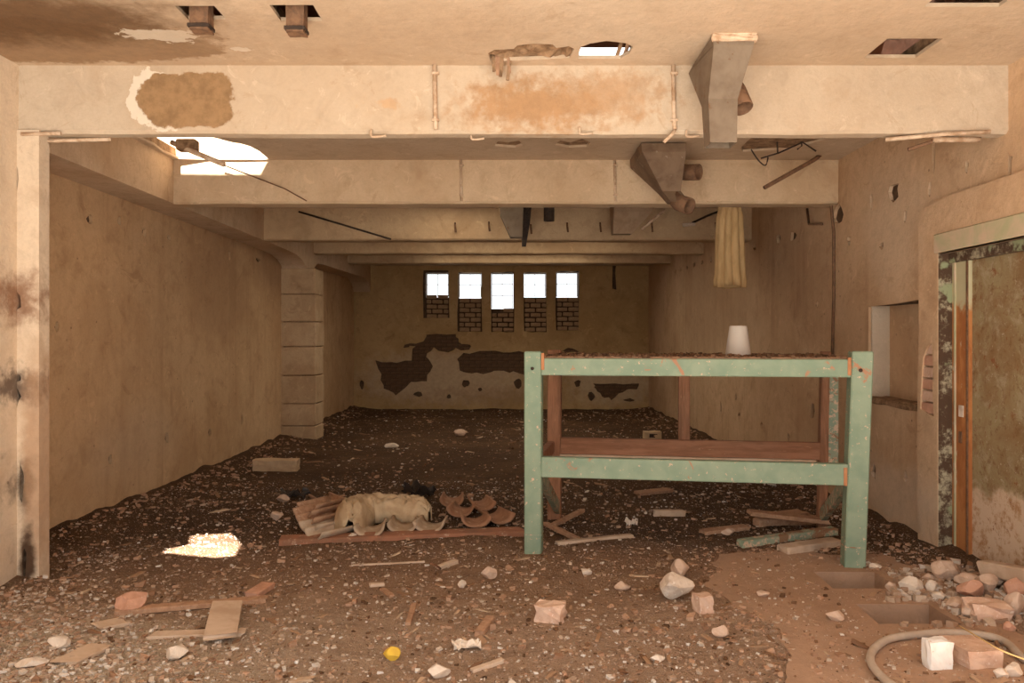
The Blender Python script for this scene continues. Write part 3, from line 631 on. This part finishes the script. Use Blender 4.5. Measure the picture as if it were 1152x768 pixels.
def stick(name, a, b, w, h, mat, label, cat, za=0, zb=0, group=None, lift=0, wide=None):
    """a board between two floor pixels"""
    A = P(*a); B = P(*b); A.z = top(A.x, A.y)+za; B.z = top(B.x, B.y)+zb
    A = P(a[0], a[1], A.z); B = P(b[0], b[1], B.z); d = B-A; L = d.length
    me = boxm((0, -w/2, 0), (L, w/2, h), min(w, h)*.12, name)
    R = random.Random(int(a[0]*3+b[1]))
    for v in me.vertices:
        if v.co.x < .02 or v.co.x > L-.02: v.co.x += R.uniform(-.35, .35)*w*.5
    o = link(name, me, mat); x = d.normalized(); y = Vector((0, 0, 1)).cross(x).normalized(); z = x.cross(y)
    o.matrix_world = Matrix.Translation(A+Vector((0, 0, -.004+lift)))@Matrix((x, y, z)).transposed().to_4x4(); return tag(o, label, cat, group)
# loose masonry, right foreground
cuboid('brick', 1059, 754, (.105, .07, .135), 6, 'upright brick end smeared with white plaster inside the hose loop', 'brick', simple('half_white_brick', (.84, .80, .74), (.74, .66, .58), 9, c3=(.6, .36, .25), c3thr=.62))  # whitish brick colour with scattered reddish spots
cuboid('brick', 1108, 753, (.17, .21, .085), 8, 'whole pale brick lying inside the hose loop', 'brick', M_brickpale)
cuboid('brick', 1120, 703, (.19, .13, .10), -8, 'broken pale brick lying outside the hose below the rusty door', 'brick', M_brickpale, jit=.012)
cuboid('brick', 620, 702, (.145, .13, .095), -12, 'pink layered brick fragment alone in the middle foreground', 'brick', M_brickpale, jit=.012)
cuboid('brick', 793, 691, (.085, .09, .10), 15, 'small pale square brick stub beside the plaster lumps', 'brick', M_brickpale)
rock(759, 677, 36, 22, 'largest crumbly pale plaster lump in front of the bench', M_white, sub=3)
rock(767, 651, 20, 15, 'pinkish stone just behind the largest plaster lump', M_stone)
rock(821, 602-0+0, 0.1+14, 6, 'small stone in front of the green board pile', M_stone)
for (x, y, w, h, l) in [(1030, 668, 24, 13, 'flat white plaster fragment left of the stones by the door'), (1050, 667, 14, 12, 'small white plaster fragment left of the stones by the door'),
                        (1068, 653, 24, 16, 'pointed pale stone at the foot of the door frame'), (1095, 676, 24, 18, 'rounded salmon stone in the heap below the door'),
                        (1096, 664, 26, 16, 'angular pale stone on top of the heap below the door'), (1115, 670, 24, 17, 'slanting brown stone right of the heap below the door'),
                        (1145, 672, 22, 16, 'salmon stone at the right edge of the picture'), (1078, 686, 20, 9, 'flat grey stone left of the broken pale brick'),
                        (1094, 697, 18, 10, 'flat pale stone against the broken pale brick'), (1146, 696, 18, 22, 'tall pale stone right of the broken pale brick'),
                        (1138, 712, 14, 9, 'small red stone under the broken pale brick'), (1120, 660, 22, 10, 'flat brown stone beside the log by the door'),
                        (1060, 676, 14, 8, 'small dark stone between heap and white fragments'), (1048, 655, 15, 7, 'small flat stone near the foot of the door frame'),
                        (1143, 762, 16, 12, 'white stone in the lower right corner'), (1128, 764, 14, 10, 'grey pebble beside the white corner stone'),
                        (941, 699, 18, 9, 'small pale stone left of the second floor pit'), (1004, 664, 10, 8, 'tiny pale stone right of the first floor pit'),
                        (985, 640, 12, 5, 'tiny white chip behind the first floor pit')]:
    rock(x, y, w, h, l, M_white if 'white' in l else (M_brick2 if 'salmon' in l or 'red' in l else M_stone))
stick('log', (1106, 646), (1190, 662), .09, .09, M_plankp, 'pale round log end lying at the foot of the rusty door', 'log', .02, .02)
for (x, y, w, h, l, m) in [(493, 764, 20, 12, 'white stone at the bottom edge of the foreground', M_white), (396, 610-2, 9, 7, 'tiny white stone before the canvas', M_white), (520, 662, 9, 8, 'small white pebble in the middle ground', M_white),
                        (551, 652, 15, 11, 'pale square stone in the middle ground', M_stone), (660, 648, 12, 7, 'flat pale pebble in front of the bench left leg', M_white), (700, 664, 14, 7, 'flat pinkish pebble left of the plaster lump', M_stone),
                        (812, 717, 16, 10, 'pinkish pebble in front of the small brick stub', M_stone), (860, 672, 12, 6, 'flat pebble behind the small brick stub', M_stone), (740, 746, 14, 7, 'pale pebble at the lower middle', M_white),
                        (141, 691, 34, 17, 'rounded brown stone in the near left litter', M_brick2), (62, 730, 22, 10, 'flat pale stone in the near left corner', M_white), (30, 752, 28, 9, 'pale plaster slab piece in the lower left corner', M_white),
                        (252, 712, 20, 10, 'white plaster lump in the left foreground', M_white), (195, 742, 24, 12, 'elongated white stone in the left foreground', M_white), (318, 565, 11, 7, 'pinkish stone beside the stacked tiles', M_stone),
                        (310, 586, 12, 8, 'brown stone left of the stacked tiles', M_stone), (518, 491, 13, 6, 'small stone far back on the dark floor', M_stone), (440, 504, 12, 5, 'small flat stone on the dark floor behind the tiles', M_white)]:
    rock(x, y, w, h, l, m)
cuboid('concrete_block', 308, 531, (.50, .2, .14), 3, 'long pale concrete block lying by the left wall', 'block', M_block, jit=.008)
cuboid('hollow_block', 735, 494, (.26, .2, .12), 0, 'pale block on the dark floor behind the bench', 'block', M_block)
box('hollow', (-.06, -.102, .035), (.06, -.09, .09), M_dark, bpy.data.objects['hollow_block'], bev=0)  # dark plate standing in for the shade of a hollow
# wooden odds and ends
stick('stick', (622, 592), (656, 575), .045, .03, M_plank, 'short stick leaning behind the bench left leg', 'stick', 0, .05)
stick('stick', (613, 590), (650, 608), .045, .03, M_plank, 'short stick crossing beside the bench left leg', 'stick', .06, 0)
stick('stick', (626, 613), (711, 604), .05, .03, M_plankp, 'long thin batten lying right of the bench left leg', 'stick')
stick('board', (735, 580), (770, 580), .06, .055, M_plankp, 'short pale board end under the bench', 'board')
stick('board', (718, 556), (754, 552), .14, .03, M_plank, 'flat broken board far under the bench', 'board')
stick('board', (843, 578), (930, 588), .12, .035, M_plank, 'brown plank propped slanting under the bench right end', 'board', .12, .06)
stick('board', (852, 592), (915, 588), .10, .07, M_plank, 'dark thick board beneath the slanting plank', 'board')
cuboid('wood_block', 898, 591, (.20, .14, .10), 20, 'squat orange wood block under the slanting plank', 'block', M_plank)
stick('board', (833, 615), (938, 600), .09, .055, M_greend, 'green painted board lying in the pile under the bench', 'board', .0, .03)
stick('board', (880, 622), (942, 613), .12, .055, M_plankp, 'pale splintered board in front of the green board', 'board', 0, .0)
stick('board', (790, 600), (840, 594), .10, .03, M_plank, 'dark half buried board left of the green board', 'board')
stick('stick', (459, 703), (466, 681), .03, .02, M_plank, 'short brown stick pointing away in the foreground', 'stick')
stick('stick', (539, 716), (552, 698), .05, .035, M_plank, 'thick brown stick stub in the foreground', 'stick')
stick('stick', (531, 756), (566, 744), .03, .02, M_plankp, 'thin batten at the bottom edge of the foreground', 'stick')
stick('stick', (416, 659), (432, 658), .035, .02, M_plankp, 'short pale stick stub in the middle ground', 'stick')
stick('stick', (430, 664), (441, 672), .035, .02, M_plank, 'short brown stick stub in the middle ground', 'stick')
stick('stick', (494, 640), (514, 633), .04, .03, M_plankp, 'pale wood stub with a twig standing by it', 'stick')
tube('twig', [P(496, 640, .0), P(491, 636, .06), P(485, 634, .15)], .007, M_wood); tag(bpy.data.objects['twig'], 'thin brown twig sticking up from the floor', 'twig')
stick('stick', (395, 636), (478, 632), .018, .012, M_plankp, 'long thin cane in front of the red plank', 'stick')
stick('board', (130, 690), (300, 676), .07, .03, M_plank, 'long brown lath in the left foreground litter', 'board')
stick('board', (170, 716), (275, 712), .08, .02, M_plankp, 'thin pale lath in the left foreground litter', 'board')
stick('board', (248, 716), (256, 678), .16, .02, M_plankp, 'pale flat board pointing away in the left foreground', 'board', .03, .05)
stick('board', (283, 672), (302, 660), .09, .035, M_brick2, 'short orange wood piece in the left foreground', 'board')
stick('board', (110, 706), (140, 700), .12, .02, M_plankp, 'flat pale board piece in the near left litter', 'board')
stick('board', (70, 748), (112, 728), .13, .018, M_plankp, 'flat pale board in the lower left corner', 'board')
# papers, peel, hose, straw
def crumple(name, px, py, w, d, h, mat, label, cat, seed=1, n=7, z0=.006):
    R = random.Random(seed); p = P(px, py); z = top(p.x, p.y); bm = bmesh.new(); bmesh.ops.create_grid(bm, x_segments=n, y_segments=n, size=.5)
    for v in bm.verts:
        k = R.uniform(.85, 1.1); hh = abs(noise.noise(v.co*3.1+Vector((seed*7, 0, 0))))*1.6
        v.co = Vector((v.co.x*w*k, v.co.y*d*k, h*hh+R.uniform(0, .1)*h))
    r = bmesh.ops.extrude_face_region(bm, geom=bm.faces[:]);
    for v in [g for g in r['geom'] if isinstance(g, bmesh.types.BMVert)]: v.co.z += .004
    bmesh.ops.recalc_face_normals(bm, faces=bm.faces[:]); me = bpy.data.meshes.new(name); bm.to_mesh(me); bm.free()
    o = link(name, me, mat); o.location = (p.x, p.y+d/2, z+z0); o.rotation_euler = (0, 0, R.uniform(-.5, .5)); return tag(o, label, cat)
crumple('paper_scrap', 524, 733, .13, .10, .04, M_paper, 'crumpled pale paper scrap in the middle foreground', 'paper', 3)
crumple('paper_scrap', 711, 593, .09, .10, .06, M_paper, 'crumpled white paper scrap under the bench', 'paper', 5)
crumple('plastic_film', 470, 560, .30, .2, .13, M_film, 'crumpled black plastic film behind the canvas', 'plastic', 8, 9)
crumple('plastic_film', 330, 562, .25, .15, .08, M_film, 'small dark plastic scrap behind the stacked tiles', 'plastic', 9, 8)
crumple('bottle_scrap', 868, 549, .12, .08, .08, M_paper, 'small pale plastic scrap on the floor near the right wall', 'plastic', 4)
o = rock(439, 745, 18, 12, 'small yellow fruit lying in the foreground', M_yel, name='yellow_fruit', cat='fruit', sub=3)
hose = [(1230, 752), (1175, 742), (1152, 736), (1133, 718), (1110, 710), (1077, 706.7), (1043, 707.5), (1002, 713), (984, 724), (979, 737), (988, 752), (1007, 768), (1040, 792)]
tube('hose', smoothpath([P(x, y+5, .024) for x, y in hose], 5), .019, M_hose, seg=10); tag(bpy.data.objects['hose'], 'grey rubber hose curled in a loop in the right foreground', 'hose')
tube('straw_stalk', smoothpath([P(1078, 703, .05), P(1100, 716, .13), P(1126, 731, .15), P(1160, 744, .10)], 4), .0035, M_straw, seg=5); tag(bpy.data.objects['straw_stalk'], 'yellow straw stalk arching over the bricks', 'straw')
# ------------------------------------------------------------------ roof tiles, plank and canvas on the floor
stick('red_plank', (318, 611), (590, 601), .16, .05, M_redplank, 'long reddish plank lying in front of the roof tiles', 'plank')
def tilem(L, r, t=.018, n=10, seed=0):
    V = []; Fc = []
    for j in range(5):
        y = L*j/4; rr = r*(1-.12*j/4)
        for k, q in ((0, rr), (1, rr-t)):
            for i in range(n+1):
                a = math.pi*(1+i/n); V.append((q*math.cos(a), y, rr*.72+q*.72*math.sin(a)))
    m = n+1
    for j in range(4):
        for i in range(n):
            a = j*2*m+i; b = a+2*m; Fc += [(a, a+1, b+1, b), (a+m, b+m, b+m+1, a+m+1)]
        for i in (0, n): a = j*2*m+i; b = a+2*m; Fc.append((a, b, b+m, a+m))
    for j in (0, 4):
        for i in range(n): a = j*2*m+i; Fc.append((a, a+m, a+m+1, a+1))
    me = mesh('roof_tile', V, Fc); bm = bmesh.new(); bm.from_mesh(me); bmesh.ops.recalc_face_normals(bm, faces=bm.faces[:]); bm.to_mesh(me); bm.free(); return me
tm = [tilem(.36, .118), tilem(.30, .125), tilem(.40, .11)]
def tile(px, py, k, rz, mat, label, z=0, tilt=0, down=False, grp='curved roof tiles on the floor'):
    p = P(px, py); zz = top(p.x, p.y)+z+.012; p = P(px, py, zz)
    o = link('roof_tile', tm[k].copy(), mat, smooth=True); o.location = p+Vector((0, 0, .17 if down else 0)); o.rotation_euler = (math.radians(tilt), math.pi if down else 0, math.radians(rz)); return tag(o, label, 'roof tile', grp)
tile(452, 601, 0, 3, M_tilep, 'pale curved roof tile half under the canvas end'); tile(482, 600, 1, -4, M_tilep, 'pinkish curved roof tile right of the canvas')
tile(536, 594, 1, 8, M_tile, 'red curved roof tile, nearest of the right group'); tile(517, 582, 0, -5, M_tile, 'red curved roof tile behind the nearest of the right group')
tile(545, 575, 2, 12, M_tile, 'dark red curved roof tile, rearmost of the right group'); tile(508, 571, 2, 2, M_tile, 'dark curved roof tile behind the canvas end')
tile(565, 590, 0, 20, M_tile, 'brown curved roof tile at the right end of the row')
tile(415, 605, 0, 4, M_tilep, 'pale curved roof tile under the canvas fold')
for i, (x, y, m) in enumerate([(352, 608, M_tilep), (346, 600, M_tilep), (343, 592, M_plank), (340, 584, M_plank), (345, 577, M_plank)]):
    tile(x, y, 2, -38+3*i, m, ['front pale tile with open rim in the left stack', 'second tile from the front of the left stack', 'third tile from the front of the left stack', 'fourth tile from the front of the left stack', 'rearmost tile of the left stack'][i], z=.015*i)
tile(385, 580, 2, -20, M_plank, 'dusty brown tile behind the canvas'); tile(372, 571, 0, 30, M_plank, 'dusty brown tile lying across behind the left stack')
# canvas: a slumped folded roll
spine = smoothpath([P(394, 603), P(397, 594), P(410, 588), P(436, 586), P(462, 587), P(484, 590)], 10); V = []; Fc = []; nv = 26; ns = len(spine)
for i in range(ns):
    d = (spine[min(i+1, ns-1)]-spine[max(i-1, 0)]).normalized(); sd = Vector((-d.y, d.x, 0)); f = i/(ns-1)
    wd = (.10+.07*math.sin(min(1, f*3)*math.pi*.5))*(1-.35*f)*(min(1, .35+f*8))*min(1, .3+(1-f)*6); hg = (.19-.06*f)*min(1, .4+f*7)*min(1, .5+(1-f)*5)
    for k in range(nv+1):
        v = -1+2*k/nv; p = spine[i]+sd*(-v*wd); q = Vector((p.x*8+v, p.y*5, f*3))
        rg = 1-2*abs(noise.noise(Vector((f*9+v*1.5, v*3.2-f*4, 1.3)))); rg2 = 1-2*abs(noise.noise(Vector((f*20-v*3, v*6+f*5, 4.3))))
        h = hg*max(0, 1-v*v)**.42+(.045*rg+.022*rg2)*(1-v**4)+.02
        pp_ = p+sd*(.02*noise.noise(q*2)); V.append((pp_.x, pp_.y, max(.008, h)+top(p.x, p.y)))
for i in range(ns-1):
    for k in range(nv): a = i*(nv+1)+k; Fc.append((a, a+1, a+nv+2, a+nv+1))
for i in (0, ns-1):
    pass
me = mesh('canvas_roll', V, Fc)
cv = link('canvas_roll', me, M_cloth, smooth=True); md = cv.modifiers.new('thickness', 'SOLIDIFY'); md.thickness = .008; tag(cv, 'crumpled pale canvas slumped over the roof tiles', 'canvas')
# ------------------------------------------------------------------ pot on the bench
q = bp(1.13, .55, 1.394); q.x = (830.5-576)*q.y/F
prof = [(0, 0), (.093, 0), (.095, .006), (.064, .222), (.060, .225), (0, .225)]
V = []; Fc = []; n = 28
for r, z in prof:
    for i in range(n): V.append((r*math.cos(2*math.pi*i/n), r*math.sin(2*math.pi*i/n), z))
for k in range(len(prof)-1):
    for i in range(n): Fc.append((k*n+i, k*n+(i+1) % n, (k+1)*n+(i+1) % n, (k+1)*n+i))
o = link('plastic_pot', mesh('plastic_pot', V, Fc), M_pot, smooth=True); o.location = q+Vector((0, 0, -.002)); tag(o, 'upturned white plastic pot standing on the bench', 'pot')
# ------------------------------------------------------------------ sheet metal chutes under the ceiling
def loft(name, secs, mat, parent, t=.006):
    """secs: list of 4-corner loops, top to bottom; open at both ends, with wall thickness"""
    V = []; Fc = []; m = len(secs)
    for k in (0, 1):
        for s_ in secs:
            c_ = sum((Vector(p) for p in s_), Vector())/4
            for p in s_: p = Vector(p); V.append(p if k == 0 else p+(c_-p).normalized()*t*1.4)
    for j in range(m-1):
        for i in range(4):
            a, b = j*4+i, j*4+(i+1) % 4; Fc.append((a, b, b+4, a+4)); a += m*4; b += m*4; Fc.append((a, a+4, b+4, b))
    for j in (0, m-1):
        for i in range(4): a, b = j*4+i, j*4+(i+1) % 4; Fc.append((a, b, b+m*4, a+m*4))
    me = mesh(name, V, Fc); bm = bmesh.new(); bm.from_mesh(me); bmesh.ops.recalc_face_normals(bm, faces=bm.faces[:]); bm.to_mesh(me); bm.free(); return link(name, me, mat, parent)
def r4(x0, x1, y0, y1, z, z2=None): z2 = z if z2 is None else z2; return [(x0, y0, z), (x1, y0, z), (x1, y1, z2), (x0, y1, z2)]
def chute(loc, label, secs, pipe=None, flange=None, mat=M_metal):
    e = empty('metal_chute', loc, label, 'chute'); L = Vector(loc)
    loft('funnel', [[tuple(Vector(p)-L) for p in s_] for s_ in secs], mat, e)
    if flange: box('flange', Vector(flange[0])-L, Vector(flange[1])-L, M_cond, e, bev=.004, cuts=3, jit=.004)
    if pipe:
        for pt, r, tk in pipe:
            tube('outlet_pipe', [Vector(p)-L for p in pt], r, M_rust, e, 16, thick=tk)
    return e
chute((1.2, 4.6, CEIL), 'grey sheet metal chute hanging in front of the nearest beam', [r4(1.10, 1.335, 4.40, 4.86, 3.18), [(1.11, 4.40, 3.13), (1.33, 4.40, 3.13), (1.33, 4.86, 3.13), (1.075, 4.87, 3.13)], r4(1.105, 1.27, 4.5, 4.66, 2.865), r4(1.115, 1.265, 4.5, 4.64, 2.62)],
      [([(1.28, 4.70, 3.02), (1.31, 4.67, 2.95), (1.335, 4.62, 2.845)], .06, .008)], ((1.10, 4.385, 3.15), (1.345, 4.41, 3.195)))
chute((1.3, 6.95, CEIL), 'rusty sheet metal chute with bent spout behind the nearest beam', [r4(1.09, 1.47, 6.75, 7.40, 3.175), r4(1.10, 1.47, 6.75, 7.40, 3.10), r4(1.30, 1.46, 6.92, 7.08, 2.80), r4(1.36, 1.50, 6.86, 7.0, 2.70)],
      [([(1.42, 6.98, 2.76), (1.45, 6.93, 2.70), (1.52, 6.84, 2.655)], .072, .008), ([(1.40, 7.15, 3.03), (1.55, 7.1, 3.00), (1.64, 7.02, 2.985)], .072, .008)], None, simple('rusty_sheet', (.22, .145, .09), (.14, .085, .05), 5, rough=.6, metal=.2, c3=(.33, .26, .19), c3thr=.6))
chute((.05, 9.4, CEIL), 'pale square chute hanging left of centre behind the second beam', [r4(-.16, .14, 9.25, 9.6, 3.18), r4(-.14, .13, 9.25, 9.6, 3.0), r4(-.02, .12, 9.32, 9.5, 2.72)], None, None, M_metal)
chute((.12, 9.75, CEIL), 'dark square duct beside the pale square chute', [r4(.12, .24, 9.65, 9.85, 3.18), r4(.12, .22, 9.65, 9.85, 2.95), r4(.12, .17, 9.68, 9.8, 2.66)], None, None, M_dark)
chute((1.35, 9.4, CEIL), 'brown wedge chute hanging right of centre behind the second beam', [r4(1.18, 1.72, 9.25, 9.65, 3.18), r4(1.18, 1.62, 9.25, 9.65, 3.0), r4(1.18, 1.40, 9.35, 9.5, 2.76)], None, None, simple('brown_sheet', (.36, .24, .15), (.26, .16, .09), 5, rough=.7))
tube('stub_pipe', [(.44, 9.5, CEIL-.0), (.44, 9.5, 2.93)], .065, M_dark, thick=.008, seg=14); tag(bpy.data.objects['stub_pipe'], 'short dark pipe stub hanging behind the second beam', 'pipe')
# sack sleeve
V = []; Fc = []; n = 96; m = 16
for j in range(m+1):
    f = j/m; z = 3.18-f*(3.18-2.085); w = .10+.035*f if f > .25 else .085+.02*f*4*.5; d = .075+.02*f
    for i in range(n):
        a = 2*math.pi*i/n; pl_ = 1+.34*(abs(math.sin(a*4.5+.5*math.sin(f*3)+.6))-.6)*(.8+.2*f)+.05*noise.noise(Vector((math.cos(a)*2, math.sin(a)*2, f*4)))
        if j == m-1: pl_ *= 1.04
        V.append((2.345+w*1.12*math.cos(a)*pl_, 8.6+d*math.sin(a)*pl_*1.3, z+.01*math.sin(a*3)))
for j in range(m):
    for i in range(n): Fc.append((j*n+i, j*n+(i+1) % n, (j+1)*n+(i+1) % n, (j+1)*n+i))
e = empty('sack_sleeve', (0, 0, 0), 'long pale cloth sleeve hanging from the ceiling behind the second beam', 'cloth')
sl = link('sleeve', mesh('sleeve', V, Fc), M_sack, e, smooth=True)
md = sl.modifiers.new('thickness', 'SOLIDIFY'); md.thickness = .006
def ring(z, w, d, r, nm):
    tube(nm, [(2.345+w*math.cos(2*math.pi*i/24), 8.6+d*math.sin(2*math.pi*i/24), z) for i in range(25)], r, M_sack, e, 6)
ring(2.092, .158, .095, .009, 'hem'); ring(2.37, .143, .085, .004, 'seam')
# ------------------------------------------------------------------ conduits, rods, hooks
def rod(name, pts, r, mat, label, cat, seg=7, parent=None):
    o = tube(name, pts, r, mat, parent, seg); return tag(o, label, cat) if not parent else o
def conduit(px, Yb, zb, label, extra=None, r=.013):
    x = (px-576)*Yb/F; pts = [(x-.005, Yb-r*.8, CEIL+.01), (x, Yb-r*.8, zb+.1), (x+.004, Yb-r*.8, zb+.02)]
    e = empty('conduit', (0, 0, 0), label, 'conduit'); tube('pipe', pts, r, M_cond, e)
    for z in (CEIL-.06, zb+.07): box('clip', (x-.02, Yb-.026, z), (x+.022, Yb+.01, z+.014), M_cond, e, bev=.002)
    if extra: tube('loose_end', [Vector(pts[-1])]+extra, r*.8, M_cond, e)
conduit(490, B1, 2.775, 'thin conduit running down the nearest beam left of centre'); conduit(758, B1, 2.775, 'bent conduit running down the nearest beam beside the grey chute', [Q(757, 150, B1-.02), Q(747, 160, B1-.03)])
conduit(519, B2, 2.785, 'thin conduit running down the second beam left of centre', None, .012); conduit(692, B2, 2.785, 'thin conduit running down the second beam beside the rusty chute', None, .012)
rod('wall_conduit', [RW(941, 178, WR-.015), RW(938, 205, WR-.015), RW(935, 232, WR-.02), RW(938, 262, WR-.015), RW(938, 330, WR-.015), RW(936, 410, WR-.015)], .014, M_rust, 'dark vertical conduit running down the right wall behind the bench', 'conduit')
def hook(px, py, Y, label, s=.05, mat=M_cond):
    p = Q(px, py, Y); rod('hook', smoothpath([p+Vector((-s, 0, s*1.2)), p+Vector((-s, 0, 0)), p+Vector((0, 0, -.004)), p+Vector((s*1.6, 0, .002))], 4), .007, mat, label, 'hook')
hook(424, 153, B1-.015, 'pale bent hook under the nearest beam left of centre', .035); hook(536, 156, B1+.06, 'pale bent wire under the nearest beam at centre', .03)
hook(658, 150, B1-.012, 'pale bent hook under the nearest beam right of centre', .03); hook(778, 153, B1-.012, 'pale bent hook under the nearest beam below the grey chute', .03)
rod('rebar', [Q(24, 151, B1-.02), Q(68, 150, B1-.02)], .012, M_cond, 'short rod under the left end of the nearest beam', 'rod'); rod('rebar', [Q(40, 159, B1+.07), Q(125, 156.5, B1+.1)], .012, M_cond, 'longer rod under the left end of the nearest beam', 'rod')
rod('broken_pipe', [Q(193, 160, 6.62), Q(206, 166, 6.60), Q(252, 185, 6.5)], .022, M_cond, 'grey broken pipe hanging below the left ceiling hole', 'pipe', 10)
rod('cable', [Q(250, 185, 7.40), Q(320, 212, B2-.02), Q(345, 226, B2-.02)], .006, M_rust, 'thin sagging cable on the left of the second beam', 'cable')
rod('rod', [Q(336, 238, B3-.06), Q(440, 269, B3-.02)], .012, M_dark, 'long thin dark rod slanting on the left of the third beam', 'rod')
box('hanging_block', Q(200, 170, 6.62)-Vector((0, .05, 0)), Q(222, 150, 6.62)+Vector((0, .05, .0))+Vector((0, 0, CEIL+.05-Q(222, 150, 6.9).z)), M_rough, bev=.01); tag(bpy.data.objects['hanging_block'], 'broken brown concrete stub at the left ceiling hole', 'concrete')
rod('rebar', [Q(860, 211, 7.1), Q(917, 179, 7.25), Q(923, 174, 7.3)], .019, M_rust, 'thick rusty rod slanting below the second beam right end', 'rod', 9)
rod('rebar', [Q(808, 238, B3-.4), Q(795, 243, B3-.2), Q(778, 251, B3+.02)], .014, M_dark, 'short dark rod beside the cloth sleeve', 'rod')
rod('rebar_wire', smoothpath([Q(845, 168, 6.85), Q(853, 180, 6.85), Q(861, 186, 6.85), Q(864, 177, 6.85)], 4), .006, M_dark, 'hooked rebar wire hanging from the broken ceiling patch', 'wire')
rod('rebar_wire', [Q(856, 178, 6.85), Q(876, 172, 6.85), Q(903, 160, 6.85), Q(918, 170, 6.85)], .007, M_dark, 'long kinked rebar wire under the broken ceiling patch', 'wire')
rod('rebar_wire', [Q(874, 150, 6.86), Q(875, 173, 6.86)], .007, M_dark, 'left upright rebar wire in the broken ceiling patch', 'wire'); rod('rebar_wire', [Q(900, 150, 6.86), Q(902, 164, 6.86), Q(897, 168, 6.86)], .007, M_dark, 'right upright rebar wire in the broken ceiling patch', 'wire')
rod('rebar', [Q(996, 157, B1+.06), Q(1060, 151, B1-.01), Q(1114, 148, B1-.015)], .013, M_cond, 'long pale rod under the right end of the nearest beam', 'rod'); rod('rebar', [Q(1022, 168, B1+.10), Q(1052, 158, B1+.1), Q(1066, 156, B1+.1)], .012, M_rust, 'short rusty rod under the right end of the nearest beam', 'rod')
rod('rebar', [Q(1050, 157, B1+.08), Q(1102, 157, B1+.08)], .018, M_cond, 'thick pale rod under the right end of the nearest beam', 'rod')
rod('wall_bracket', [RW(908, 235, WR-.01), RW(910, 252, WR-.06), RW(925, 252, WR-.03)], .012, M_rust, 'small bent rod on the right wall below the second beam', 'bracket')
for k, (px, py) in enumerate(((512, 256), (550, 255), (597, 258), (638, 256), (675, 256), (733, 256), (805, 256))):
    p = Q(px, py, B3-.004); rod('hook', [p+Vector((0, 0, .06)), p+Vector((0, -.03, .03)), p+Vector((.01, -.03, -.06))], .012, M_rust, ['first', 'second', 'third', 'fourth', 'fifth', 'sixth', 'seventh'][k]+' small rusty hook from the left on the third beam', 'hook')
rod('brace_rod', [Q(722, 258, 9.3), Q(748, 236, 9.3)], .016, M_cond, 'slanting pale rod below the brown wedge chute', 'rod')
rod('bracket', [Q(768, 253, B3-.03), Q(782, 252, B3-.03)], .022, M_white, 'small whitish fitting on the third beam', 'fitting')
# stubs in the two small ceiling holes
for (px0, px1, py, X, lab) in ((215, 236, 35, 4.13, 'rusty steel stub in the leftmost small ceiling hole'), (323, 343, 38, 4.14, 'rusty steel stub in the second small ceiling hole from the left')):
    a = Q(px0, py, X); b = Q(px1, py, X); e = empty('steel_stub', (a.x, X, a.z), lab, 'bracket')
    box('stub', (0, -.03, 0), (b.x-a.x, .05, CEIL+.3-a.z), M_rust, e, bev=.006, cuts=2, jit=.004); box('stub_end', (-.008, -.036, .012), (b.x-a.x+.008, .056, .03), M_dark, e, bev=.002)
# laths torn out of the long hole
R = random.Random(5)
for k, (x0, y0, x1, y1) in enumerate([(552, 56, 556, 80), (558, 55, 560, 84), (564, 57, 563, 86), (570, 58, 573, 82), (574, 58, 571, 90), (640, 50, 632, 68), (700, 47, 694, 66), (708, 48, 702, 66)]):
    yy = 4.84 if k < 5 else 4.70; a = Q(x0, y0-6, yy); b = Q(x1, y1, yy-.02 if k < 5 else yy+.1)
    if k >= 5: b.z = CEIL+.02
    me = tubem([a, (a+b)/2+Vector((.004, -.01, 0)), b], .020 if k in (1, 2) else .013, 6, 'lath', .012)
    tag(link('lath', me, M_plank if k % 2 else M_rough), ['leftmost torn lath hanging from the long ceiling hole', 'second torn lath from the left of the long ceiling hole', 'third torn lath from the left of the long ceiling hole', 'fourth torn lath from the left of the long ceiling hole', 'longest torn lath hanging over the nearest beam', 'lath crossing the middle of the long ceiling hole', 'left lath at the right end of the long ceiling hole', 'right lath at the right end of the long ceiling hole'][k], 'lath', 'torn laths of the long ceiling hole')
box('upstairs_post', (2.33, 4.9, 3.38), (2.42, 4.99, 5.4), M_plankp, bev=.004); tag(bpy.data.objects['upstairs_post'], 'pale post seen up through the square ceiling hole', 'post')
